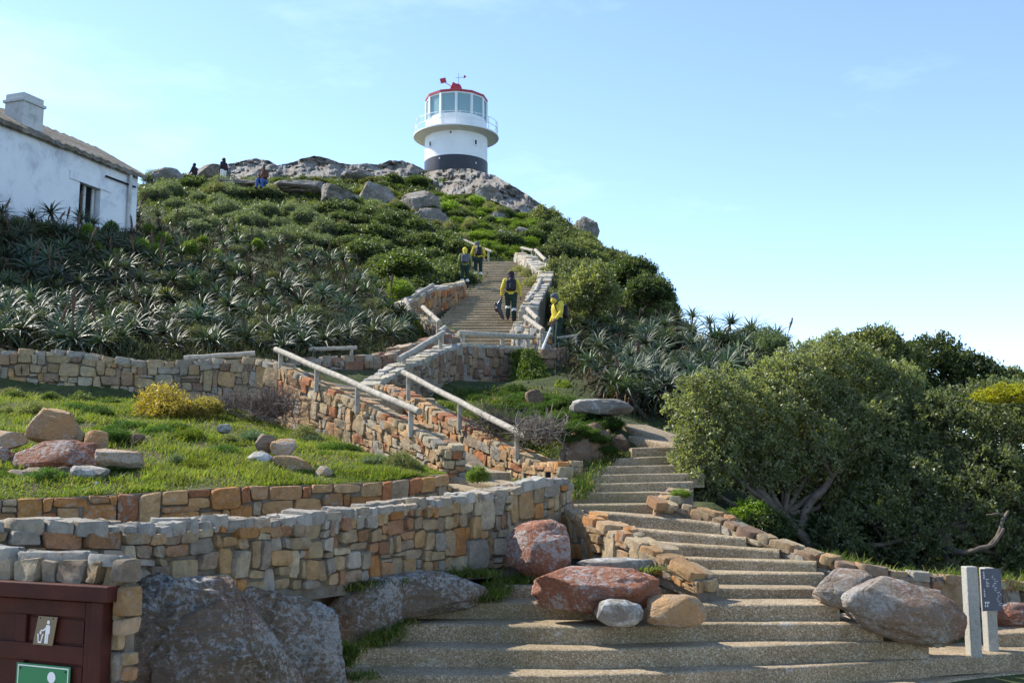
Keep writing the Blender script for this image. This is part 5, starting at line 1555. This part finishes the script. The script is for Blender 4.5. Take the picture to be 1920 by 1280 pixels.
terrain_grass([(770, 605), (800, 600), (835, 628), (800, 640), (775, 625)], 4000, .16, .02, (.12, .17, .03), (.26, .30, .05), 'sunlit grass patch beside the short rail left of the stairs', 42)
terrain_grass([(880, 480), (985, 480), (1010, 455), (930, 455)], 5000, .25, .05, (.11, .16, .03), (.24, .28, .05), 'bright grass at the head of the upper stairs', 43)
def edge_grass(line, n, L, label, seed, wid=.12, c1=(.05, .085, .018), c2=(.13, .17, .035)):
    rp = random.Random(seed); pts = []
    for _ in range(n):
        k = rp.randrange(len(line) - 1); t = rp.random()
        p = line[k].lerp(line[k + 1], t)
        pts.append((p.x + rp.gauss(0, wid), p.y + rp.gauss(0, wid), p.z + rp.uniform(-.03, .02)))
    return grass(np.array(pts), None, L, .012, c1, c2, 'grass_tuft', label, seed, 1.0)
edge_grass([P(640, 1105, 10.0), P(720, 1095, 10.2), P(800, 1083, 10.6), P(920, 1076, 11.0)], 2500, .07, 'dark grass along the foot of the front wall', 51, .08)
edge_grass([P(690, 1208, 9.9), P(725, 1190, 10.0), P(745, 1160, 10.25)], 1300, .06, 'green tuft at the left ends of the steps', 52, .09)
edge_grass([P(640, 1250, 9.4), P(655, 1215, 9.5)], 700, .07, 'small tuft beside the rock at the lower steps', 53, .06)
edge_grass([P(905, 1125, 10.6), P(945, 1095, 11.2), P(1060, 1090, 11.3)], 2500, .07, 'grass at the foot of the upright red boulder', 54, .08)
edge_grass([P(1205, 1072, 10.9), P(1250, 1060, 11.0), P(1290, 1075, 10.75)], 900, .07, 'light grass on the low mossy wall', 55, .05, (.12, .16, .03), (.22, .25, .06))
edge_grass([P(1090, 905, 14.3), P(1070, 935, 13.7), P(1110, 880, 15.0), P(1140, 860, 15.8), P(1180, 850, 16.2)], 2600, .07, 'dark ivy like growth at the left ends of the winding steps', 56, .10, (.03, .055, .012), (.075, .11, .025))
edge_grass([P(1500, 1055, 12.2), P(1650, 1075, 12.0), P(1900, 1100, 12.3)], 5000, .12, 'shaded grass along the foot of the right trees', 57, .2)
edge_grass([P(700, 1265, 9.2), P(640, 1270, 9.2)], 300, .06, 'few grass blades beside the dry twig', 58, .05)

# trodden path between the two handrail walls
def walk():
    A = [P(838, 880, 15.0), P(790, 840, 16.0), P(700, 770, 17.5), P(625, 730, 18.7), P(560, 700, 20.2), P(560, 690, 22.6)]
    B = [P(1020, 880, 14.75), P(925, 830, 16.35), P(860, 790, 17.75), P(790, 750, 19.25), P(725, 722, 20.8), P(770, 690, 23.0)]
    v, f = [], []
    for k in range(51):
        t = k / 50 * 5; i = min(4, int(t)); a = A[i].lerp(A[i + 1], t - i); b = B[i].lerp(B[i + 1], t - i)
        for j in range(9):
            p = a.lerp(b, j / 8); v.append((p.x, p.y, H(p.x, p.y) + .03))
        if k:
            for j in range(8): o = (k - 1) * 9 + j; f.append((o, o + 1, o + 10, o + 9))
    tag(obj('path', mesh('path', v, f, M['mortar'], True)), 'grey brown walled path climbing between two long handrails', 'path', kind='structure')
walk()

# moss curtain hanging over the retaining wall
def moss():
    r2 = np.random.default_rng(61); n = 9000
    t = r2.random(n) ** .8; w = r2.normal(0, 1, n)
    px = 985 + 18 * t + w * (9 + 9 * t); py = 652 + 88 * t
    Yd = 28.0 - 1.9 * t - r2.random(n) * .35 - .25 * (1 - np.clip(np.abs(w) / 2, 0, 1))
    c = np.array([tuple(P(a, b, c_)) for a, b, c_ in zip(px, py, Yd)])
    d = unit(np.stack([r2.normal(0, .35, n), -.5 + r2.normal(0, .3, n), -.7 + r2.normal(0, .3, n)], 1))
    f = r2.random((n, 1)); col = np.array((.05, .085, .012)) * (1 - f) + np.array((.13, .18, .025)) * f
    v, q, cc = leaves(c, d, .17 * r2.uniform(.6, 1.3, n), np.full(n, .035), col)
    tag(obj('hanging_moss', np_mesh('hanging_moss', v, q, M['grass'], cc)), 'green moss curtain hanging over the end of the retaining wall', 'moss')
moss()

# dry twiggy plants
def twigs(name, label, c, r, n, seed, col=(.19, .15, .125), thick=.006, up=.4):
    rr = random.Random(seed); mb = MB()
    for _ in range(n):
        a = Vector((rr.gauss(0, .35), rr.gauss(0, .35), rr.uniform(-.3, .2))) * r
        d = Vector((rr.gauss(0, 1), rr.gauss(0, 1), rr.gauss(up, .6))).normalized()
        L = r * rr.uniform(.35, .85); m_ = a + d * L * .5 + Vector((rr.gauss(0, .1), rr.gauss(0, .1), rr.gauss(0, .1))) * r
        e = a + d * L + Vector((rr.gauss(0, .15), rr.gauss(0, .15), rr.gauss(0, .12))) * r
        mb.tube([a, m_, e], [thick, thick * .8, thick * .3], 4, False)
    o = mb.build(name, simple(name + '_bark_%d' % seed, col, tuple(x * .55 for x in col), 9, .9, .1), None)
    o.location = c; return tag(o, label, 'dead plant')
twigs('dead_shrub', 'tangled heap of bleached dry twigs beside the lower end of the handrail', P(1012, 808, 15.6), .42, 420, 71, (.30, .25, .20), .007)
twigs('dead_shrub', 'dry grey twiggy shrub against the wall at the top of the lawn', P(505, 765, 17.6), .62, 380, 72, (.20, .15, .125), .006, .8)
twigs('dead_shrub', 'thin dry stems between the yellow shrub and the wall', P(425, 760, 17.9), .45, 160, 73, (.21, .17, .14), .006, .9)
twigs('dead_shrub', 'dark dry twigs behind the handrail on the mound', P(935, 795, 16.9), .5, 260, 74, (.15, .12, .10), .006)
def driftwood():
    mb = MB()
    z = .24
    a = [Pz(618, 1255, z), Pz(640, 1243, z + .05), Pz(660, 1248, z + .03), Pz(695, 1249, z + .02)]
    mb.tube(a, [.012, .016, .014, .006], 6)
    mb.tube([Pz(575, 1228, z + .02), Pz(600, 1248, z + .01), Pz(620, 1258, z)], [.005, .008, .01], 6)
    o = mb.build('dry_branch', simple('dry_branch_wood', (.33, .28, .23), None, 9, .9, .1), None, loc=a[0]); tag(o, 'bleached dry branch lying on the left of the lowest step', 'branch')
driftwood()

# --- undergrowth under the trees
for h, x, y in scatter([(1400, 1000), (1480, 1000), (1600, 1000), (1920, 1010), (1940, 1090), (1760, 1072), (1600, 1050), (1480, 1020)], 30, 24, 77):
    shrub('glossy', h + Vector((0, .3, 0)), rng.uniform(.35, .7), 'dark low undergrowth shrub between the low wall and the trees', 'undergrowth shrubs behind the low wall', .9, (.8, .85, .8), 'undergrowth_bush', 'bush')

# --- trees at the right
def tree(label, blobs_px, trunk, n_tuft, c1, c2, L=.058, W=.030, seed=1, per=14, drop=.55, inner=.32, tipc=None, tip=0.0):
    """blobs_px: (px, py, Y, radius px); trunk: list of branches, each a list of (px,py,Y) with start and end radius"""
    base = P(*trunk[0][0][0])
    root = empty('tree', base, label, 'tree')
    bl = []
    for px, py, Y, r in blobs_px:
        c = P(px, py, Y) - base; rm = r * Y / FPX
        bl.append((c.x, c.y, c.z, rm, rm * .95, rm * .92))
    v, q, c = bush_leaves(bl, n_tuft, per, L, W, c1, c2, inner=inner, drop=drop, tipc=tipc, tip=tip, jit=.11, upb=.25)
    link(bpy.data.objects.new('crown', np_mesh('crown', v, q, M['leaf'], c)), root)
    mb = MB(); rr = random.Random(seed)
    for k, (pts, r0, r1) in enumerate(trunk):
        w = [P(*p) - base for p in pts]
        fine = []
        for a, b in zip(w, w[1:]):
            for i in range(4): fine.append(a.lerp(b, i / 4) + Vector((rr.gauss(0, .015), rr.gauss(0, .015), rr.gauss(0, .015))))
        fine.append(w[-1])
        mb.tube(fine, [r0 + (r1 - r0) * i / (len(fine) - 1) for i in range(len(fine))], 8)
    trunk_o = bpy.data.objects.new('trunk', mesh('trunk', mb.v, mb.f, M['bark'], True)); link(trunk_o, root)
    mb = MB()
    for b in bl:                                         # limbs from the fork into every part of the crown
        s = P(*trunk[0][0][-1]) - base; e = Vector(b[:3])
        mid = s.lerp(e, .5) + Vector((rr.gauss(0, .1), rr.gauss(0, .1), -.12))
        mb.tube([s, mid, e], [.045, .035, .018], 6)
        for _ in range(7):
            d = Vector((rr.gauss(0, 1), rr.gauss(0, 1), rr.gauss(.2, 1))).normalized()
            t = e + Vector((d.x * b[3], d.y * b[4], d.z * b[5])) * .85
            mb.tube([e, e.lerp(t, .5) + Vector((rr.gauss(0, .06), rr.gauss(0, .06), rr.gauss(0, .06))), t], [.016, .011, .004], 5)
    link(bpy.data.objects.new('branches', mesh('branches', mb.v, mb.f, M['bark'], True)), root)
    return root
GA, GB = (.11, .13, .06), (.29, .30, .15)
tree('nearest olive green bushy tree with forked trunk right of the steps',
     [(1335, 770, 15.6, 78), (1400, 790, 15.9, 92), (1330, 855, 15.3, 70), (1310, 905, 15.1, 45), (1480, 760, 16.4, 100), (1570, 735, 16.8, 105), (1500, 840, 15.9, 92), (1600, 830, 16.2, 100), (1425, 865, 15.6, 70), (1560, 910, 16.3, 80), (1665, 770, 16.8, 95)],
     [([(1530, 1055, 15.3), (1505, 1005, 15.3), (1470, 965, 15.3)], .085, .07), ([(1470, 965, 15.3), (1420, 920, 15.3), (1370, 870, 15.4)], .065, .03), ([(1500, 1000, 15.3), (1515, 950, 15.4), (1560, 895, 15.5), (1605, 830, 15.7), (1650, 740, 16.0)], .075, .02), ([(1560, 895, 15.5), (1540, 850, 15.6), (1520, 780, 15.8)], .04, .015)],
     7000, GA, GB, seed=3, tipc=(.24, .25, .16), tip=.05)
tree('dark dense tree filling the right edge behind the sign',
     [(1760, 840, 16.2, 110), (1880, 830, 16.4, 120), (1700, 930, 15.6, 95), (1820, 950, 15.6, 120), (1930, 950, 15.8, 120), (1640, 985, 15.4, 75), (1740, 1030, 15.2, 75), (1880, 1040, 15.2, 80), (1570, 1020, 15.2, 50), (1980, 860, 16.5, 120), (2090, 930, 16, 130), (2110, 1040, 15.6, 110)],
     [([(1790, 1085, 14.9), (1780, 1040, 14.9), (1770, 990, 15.0)], .09, .06), ([(1780, 1040, 14.9), (1820, 1035, 14.3), (1860, 1020, 14.3), (1882, 990, 14.3)], .04, .02), ([(1860, 1020, 14.3), (1890, 962, 14.4), (1850, 965, 14.4)], .03, .012)],
     8200, (.07, .09, .04), (.205, .22, .105), seed=4, drop=.4, tipc=(.20, .22, .15), tip=.04)
tree('dark tree crown rising behind the nearest tree on the skyline',
     [(1745, 710, 19.5, 78), (1810, 735, 19.5, 72), (1860, 760, 19.5, 60), (1700, 740, 19.5, 70)],
     [([(1760, 960, 19.5), (1760, 860, 19.5), (1760, 780, 19.5)], .1, .06)], 2400, (.03, .045, .018), (.10, .12, .045), seed=5, L=.075, W=.036)
tree('light olive treetop at the middle of the right skyline',
     [(1640, 668, 18.2, 52), (1600, 690, 18.2, 55), (1680, 690, 18.2, 45), (1530, 700, 18.2, 55), (1470, 720, 18, 42)],
     [([(1600, 960, 18.2), (1610, 840, 18.2), (1620, 740, 18.2)], .09, .05)], 2300, (.08, .10, .04), (.21, .22, .085), seed=6, L=.07, W=.036, tipc=(.28, .27, .14), tip=.1)
tree('small far treetop at the right edge of the skyline',
     [(1890, 730, 23, 34), (1930, 735, 23, 30)], [([(1905, 900, 23), (1905, 830, 23), (1905, 760, 23)], .07, .04)], 500, (.06, .075, .035), (.14, .15, .07), seed=7, L=.09, W=.045)

# ---------------------------------------------------------------- people
def blob(segs, voxel, smooth=4):
    """tapered capsules fused into one continuous surface"""
    mb = MB()
    for s in segs:
        a, b, r0, r1 = Vector(s[0]), Vector(s[1]), s[2], s[3]
        d = b - a; L = d.length
        if L < 1e-5: d = Vector((0, 0, 1)); L = 1e-5
        dn = d.normalized()
        pts, rad = [], []
        for t in (-1, -.8, -.45): pts.append(a + dn * r0 * t); rad.append(r0 * math.sqrt(max(.003, 1 - t * t)))
        for t in (0, .5, 1): pts.append(a + d * t); rad.append(r0 + (r1 - r0) * t)
        for t in (.45, .8, 1): pts.append(b + dn * r1 * t); rad.append(r1 * math.sqrt(max(.003, 1 - t * t)))
        fl = s[4] if len(s) > 4 else None
        k = len(mb.v); mb.tube(pts, rad, 12)
        if fl:                                           # flatten front to back about the axis
            for i in range(k, len(mb.v)):
                q = mb.v[i]; t = (q - a).dot(dn); ax = a + dn * t; o = q - ax
                mb.v[i] = ax + Vector((o.x * fl[0], o.y * fl[1], o.z))
    me = mesh('tmp', mb.v, mb.f)
    o = bpy.data.objects.new('tmp', me); COL.objects.link(o)
    m = o.modifiers.new('r', 'REMESH'); m.mode = 'VOXEL'; m.voxel_size = voxel; m.use_smooth_shade = True
    m = o.modifiers.new('s', 'SMOOTH'); m.iterations = smooth; m.factor = .5
    dg = bpy.context.evaluated_depsgraph_get()
    out = bpy.data.meshes.new_from_object(o.evaluated_get(dg))
    bpy.data.objects.remove(o); bpy.data.meshes.remove(me)
    return out
def hand_segs(w, dirv, side, s=1.0, grip=.6):
    """palm and five fingers from the wrist w along dirv; side is the thumb direction"""
    d = Vector(dirv).normalized(); u = Vector(side); u = (u - d * u.dot(d)).normalized(); n = d.cross(u)
    out = [(w, w + d * .075 * s, .027 * s, .036 * s, None)]
    kn = w + d * .085 * s
    for i, (o, L) in enumerate(((.030, .072), (.010, .08), (-.011, .074), (-.031, .058))):
        a = kn + u * o * s; b = a + (d * (1 - grip * .4) + n * grip * .6) * L * .5 * s; c = b + (d * (1 - grip) + n * grip) * L * .5 * s
        out += [(a - d * .02 * s, b, .0105 * s, .0095 * s), (b, c, .0095 * s, .008 * s)]
    t0 = w + d * .03 * s + u * .03 * s; t1 = t0 + (u * .8 + d * .6).normalized() * .045 * s; t2 = t1 + (d * .8 + n * grip * .6).normalized() * .032 * s
    out += [(t0, t1, .013 * s, .011 * s), (t1, t2, .011 * s, .009 * s)]
    return out
def person(name_label, base, face, H_, J, wear, voxel=.011):
    """J: joints in a frame with x right, y forward, for a 1.75 m figure; wear: list of clothing builders"""
    root = empty('person', base, name_label, 'person')
    root.rotation_euler = (0, 0, face); k = H_ / 1.75; root.scale = (k, k, k)
    V = {n: Vector(p) for n, p in J.items()}
    def add(name, segs, mat, vx=voxel, sm=4):
        o = bpy.data.objects.new(name, blob(segs, vx, sm)); o.data.materials.clear(); o.data.materials.append(M[mat]); link(o, root)
        return o
    hd, nk = V['head'], V['neck']; f = V.get('look', Vector((0, 1, 0))).normalized(); sd = f.cross(Z1).normalized()
    body = [(V['pelvis'], V['chest'], .13, .14, (1.15, .85)), (V['chest'], nk, .12, .06, None), (nk, hd + Vector((0, 0, -.06)), .055, .055),
            (hd + Vector((0, 0, .02)) - f * .015, hd + Vector((0, 0, .02)) + f * .01, .098, .092), (hd + f * .02 - Z1 * .07, hd + f * .045 - Z1 * .085, .06, .045),
            (hd + f * .085 - Z1 * .005, hd + f * .108 - Z1 * .03, .012, .016), (hd + sd * .09 - Z1 * .01, hd + sd * .096 - Z1 * .03, .016, .014), (hd - sd * .09 - Z1 * .01, hd - sd * .096 - Z1 * .03, .016, .014)]
    for s in 'LR':
        sg = 1 if s == 'R' else -1
        body += [(V['sho' + s], V['elb' + s], .052, .042), (V['elb' + s], V['wri' + s], .042, .030), (V['hip' + s], V['kne' + s], .085, .058), (V['kne' + s], V['ank' + s], .058, .042),
                 (V['ank' + s], V['ank' + s] + V.get('toe' + s, Vector((0, .16, -.05))), .045, .035)]
        body += hand_segs(V['wri' + s], V['wri' + s] - V['elb' + s] + Vector((0, .02, -.05)), Vector((0, 1, 0)))
    add('body', body, 'skin', voxel * .75, 2)
    jac = [(V['pelvis'] + Z1 * -.02, V['chest'], .165, .175, (1.15, .85)), (V['chest'], nk - Z1 * .03, .16, .085, (1.1, .9)), (V['shoL'], V['shoR'], .085, .085)]
    for s in 'LR':
        jac += [(V['sho' + s], V['elb' + s], .082, .066), (V['elb' + s], V['elb' + s].lerp(V['wri' + s], .9), .066, .05)]
    add('jacket', jac, wear['jacket'])
    tr = [(V['hipL'], V['hipR'], .125, .125), (V['pelvis'], V['pelvis'] - Z1 * .1, .15, .15, (1.1, .9))]
    for s in 'LR':
        tr += [(V['hip' + s], V['kne' + s], .108, .082), (V['kne' + s], V['kne' + s].lerp(V['ank' + s], .93), .082, .075)]
        if wear.get('strip'):
            a, b = V['kne' + s], V['ank' + s]; t = wear['strip']
            add('reflective_band', [(a.lerp(b, t), a.lerp(b, t + .10), .088, .087)], 'strip')
        add('boot', [(V['ank' + s] + Z1 * .05, V['ank' + s] - Z1 * .03, .06, .056), (V['ank' + s] - Z1 * .04, V['ank' + s] + V.get('toe' + s, Vector((0, .18, -.045))), .054, .046)], wear.get('boot', 'boot'))
    add('trousers', tr, wear['trousers'])
    if wear.get('hood'):
        add('hood', [(hd + Z1 * .03 - f * .03, hd + Z1 * .035 - f * .01, .122, .118), (hd - f * .06 - Z1 * .02, nk - f * .05 + Z1 * .01, .10, .10)], wear['hood'])
    if wear.get('cap'):
        add('cap', [(hd + Z1 * .06, hd + Z1 * .062, .112, .112), (hd + Z1 * .055 + f * .05, hd + Z1 * .04 + f * .17, .07, .05, (1.1, 1))], wear['cap'])
    if wear.get('mask'):
        add('face_scarf', [(hd + f * .03 - Z1 * .06, hd + f * .055 - Z1 * .09, .085, .07), (nk + f * .02, nk + f * .03 + Z1 * .03, .08, .08)], wear['mask'])
    if wear.get('hair'):
        add('hair', [(hd + Z1 * .035 - f * .03, hd + Z1 * .03 - f * .02, .115, .11), (hd - f * .05, nk - f * .04 + Z1 * .02, .085, .06)], 'hair')
    for s in (-1, 1):
        e = MB().lathe([(.001, -.011), (.008, -.008), (.011, 0), (.008, .008), (.001, .011)], 10)
        o = bpy.data.objects.new('eye', mesh('eye', [v + hd + f * .088 + sd * .034 * s + Z1 * .015 for v in e.v], e.f, M['hair'])); link(o, root)
    return root
def carried(name, label, cat, base, face, H_, segs, mat, voxel=.012, extra=None):
    root = empty(name, base, label, cat); root.rotation_euler = (0, 0, face); k = H_ / 1.75; root.scale = (k, k, k)
    o = bpy.data.objects.new('body', blob(segs, voxel, 5)); o.data.materials.clear(); o.data.materials.append(M[mat]); link(o, root)
    for nm, sg, mt in (extra or []):
        o = bpy.data.objects.new(nm, blob(sg, voxel * .8, 3)); o.data.materials.clear(); o.data.materials.append(M[mt]); link(o, root)
    return root
STAND = dict(pelvis=(0, 0, .98), chest=(0, .01, 1.28), neck=(0, .02, 1.48), head=(0, .04, 1.63), shoL=(-.19, 0, 1.42), shoR=(.19, 0, 1.42), elbL=(-.27, -.02, 1.14), elbR=(.27, -.02, 1.14),
             wriL=(-.29, .06, .90), wriR=(.29, .06, .90), hipL=(-.10, 0, .92), hipR=(.10, 0, .92), kneL=(-.11, .03, .50), kneR=(.11, .03, .50), ankL=(-.11, 0, .09), ankR=(.11, 0, .09))
def pose(**kw): d = dict(STAND); d.update(kw); return d
PACK = [((-.09, -.24, 1.10), (-.09, -.24, 1.34), .09, .085), ((.09, -.24, 1.10), (.09, -.24, 1.34), .09, .085), ((0, -.27, 1.12), (0, -.26, 1.38), .10, .085), ((0, -.33, 1.10), (0, -.33, 1.22), .06, .055)]
STRAPS = [('strap', [((s * .11, -.17, 1.46), (s * .12, .0, 1.51), .022, .022), ((s * .12, .0, 1.51), (s * .13, .17, 1.36), .022, .022), ((s * .13, .17, 1.36), (s * .16, .05, 1.10), .018, .016), ((s * .16, .05, 1.10), (s * .11, -.2, 1.08), .016, .016)], 'pack') for s in (-1, 1)]

# worker climbing with the black bag
kk = 6; b1 = Vector((P(958, 604, 35).x, 34.95, 6.13 + .16 * kk))
w1 = pose(pelvis=(0, .06, 1.02), chest=(0, .12, 1.30), neck=(0, .17, 1.49), head=(0, .21, 1.63), shoL=(-.19, .12, 1.43), shoR=(.19, .12, 1.43), elbL=(-.28, .06, 1.17), wriL=(-.30, .12, .93), elbR=(.29, .07, 1.16), wriR=(.31, .17, .92),
          hipL=(-.10, .06, .96), hipR=(.10, .06, .96), kneL=(-.10, .20, .60), ankL=(-.10, .12, .25), kneR=(.10, .10, .50), ankR=(.10, -.05, .12), toeR=(0, .14, -.07), look=(0, 1, -.05))
person('worker in yellow jacket climbing with a black bin bag and backpack', b1, 0, 1.78, w1, dict(jacket='yellow', trousers='trous', hood='hood', strip=.10))
carried('backpack', 'black backpack on the worker with the bin bag', 'backpack', b1 + Vector((0, .11, .02)), 0, 1.78, PACK, 'pack', .012, STRAPS)
carried('bin_bag', 'black bin bag hanging from the left hand of the climbing worker', 'bag', b1, 0, 1.78, [((-.31, .16, .86), (-.36, .14, .72), .02, .05), ((-.36, .14, .72), (-.43, .12, .50), .07, .10), ((-.50, .12, .66), (-.46, .12, .45), .05, .07), ((-.40, .1, .5), (-.28, .1, .22), .09, .06), ((-.28, .1, .25), (-.24, .1, .16), .05, .03)], 'bag', .014)
# worker looking back at the right
b2 = P(1046, 668, 30.6); b2.z = 5.60
w2 = pose(chest=(0, .04, 1.28), neck=(0, .07, 1.47), head=(-.01, .13, 1.60), look=(-.35, .9, -.28), elbL=(-.27, .05, 1.14), wriL=(-.24, .22, .93), elbR=(.26, -.04, 1.14), wriR=(.26, .08, .92), kneL=(-.11, .08, .5), ankL=(-.11, .1, .09))
person('worker in yellow jacket with grey hood standing and looking back', b2, R(120), 1.72, w2, dict(jacket='yellow', trousers='trous', hood='ghood', mask='yellow'))
carried('backpack', 'black backpack on the worker with the grey hood', 'backpack', b2 + Vector((-.02, -.01, .0)), R(120), 1.72, PACK, 'pack', .012, STRAPS)
pk = empty('litter_picker', P(1030, 622, 30.1), 'long pale litter picker held by the worker with the grey hood', 'tool')
pa_, pb_ = P(1033, 614, 30.15), P(1017, 655, 29.9)
MB().tube([pa_, pb_], [.03, .038], 8).build('shaft', M['strip'], pk, loc=pa_)
MB().tube([pa_ + (pa_ - pb_).normalized() * .16, pa_], [.025, .028], 8).build('grip', M['pack'], pk, loc=pa_)
# two workers near the top
b3 = Vector((P(897, 522, 43.9).x, 43.7, 6.13 + .16 * 25 + .16)); 
w3 = pose(pelvis=(0, .02, .98), chest=(-.02, .10, 1.27), neck=(-.03, .15, 1.46), head=(-.05, .18, 1.60), elbL=(-.30, .08, 1.14), wriL=(-.32, .20, .98), elbR=(.28, .05, 1.14), wriR=(.25, .2, 1.0), kneL=(-.12, .06, .5), look=(-.2, 1, 0))
person('worker in yellow jacket and grey hat near the top of the stairs', b3, R(8), 1.6, w3, dict(jacket='yellow', trousers='trous', cap='ghood', hood='ghood', strip=.62))
carried('backpack', 'black backpack on the worker with the grey hat', 'backpack', b3 + Vector((.10, .03, .0)), R(-25), 1.6, PACK, 'pack', .014, STRAPS)
carried('shoulder_bag', 'dark bag under the left arm of the worker with the grey hat', 'bag', b3, R(8), 1.6, [((-.34, .12, 1.02), (-.36, .12, .80), .07, .12), ((-.30, .05, .98), (-.30, .05, .84), .08, .10)], 'bag', .016)
b4 = Vector((P(872, 533, 42.2).x, 42.0, 6.13 + .16 * 21.5 + .08))
person('worker in faded green jacket and yellow cap beside the stair wall', b4, R(5), 1.55, pose(look=(0, 1, 0)), dict(jacket='olive', trousers='trous', cap='yellow', hood='yellow', strip=.55))
carried('backpack', 'grey backpack on the worker with the yellow cap', 'backpack', b4 + Vector((0, .02, 0)), R(5), 1.55, PACK, 'gpack', .014, STRAPS)
# far people on the hilltop
b5 = P(494, 357, 58); b5.z -= .05
sit = pose(pelvis=(0, 0, .50), chest=(0, .05, .82), neck=(0, .08, 1.03), head=(0, .1, 1.17), shoL=(-.19, .03, .97), shoR=(.19, .03, .97), elbL=(-.27, .1, .72), elbR=(.27, .1, .72), wriL=(-.12, .32, .66), wriR=(.12, .32, .66),
           hipL=(-.1, 0, .46), hipR=(.1, 0, .46), kneL=(-.14, .42, .50), kneR=(.14, .42, .50), ankL=(-.14, .46, .09), ankR=(.14, .46, .09), look=(0, 1, -.1))
person('far person in brown jacket and blue jeans sitting on the rock ledge', b5, R(165), 1.9, sit, dict(jacket='brownj', trousers='jeans', hair=True), .02)
b6 = P(419, 326, 64); b6.z -= .75
person('far person in dark top and white trousers with long dark hair standing on the ridge', b6, R(60), 1.75, pose(), dict(jacket='hood', trousers='white', hair=True, hood='hair'), .022)
b7 = P(366, 318, 63.5); b7.z -= .85
person('far dark haired person half hidden behind the ridge rocks', b7, R(70), 1.7, sit, dict(jacket='hood', trousers='boot', hair=True), .022)
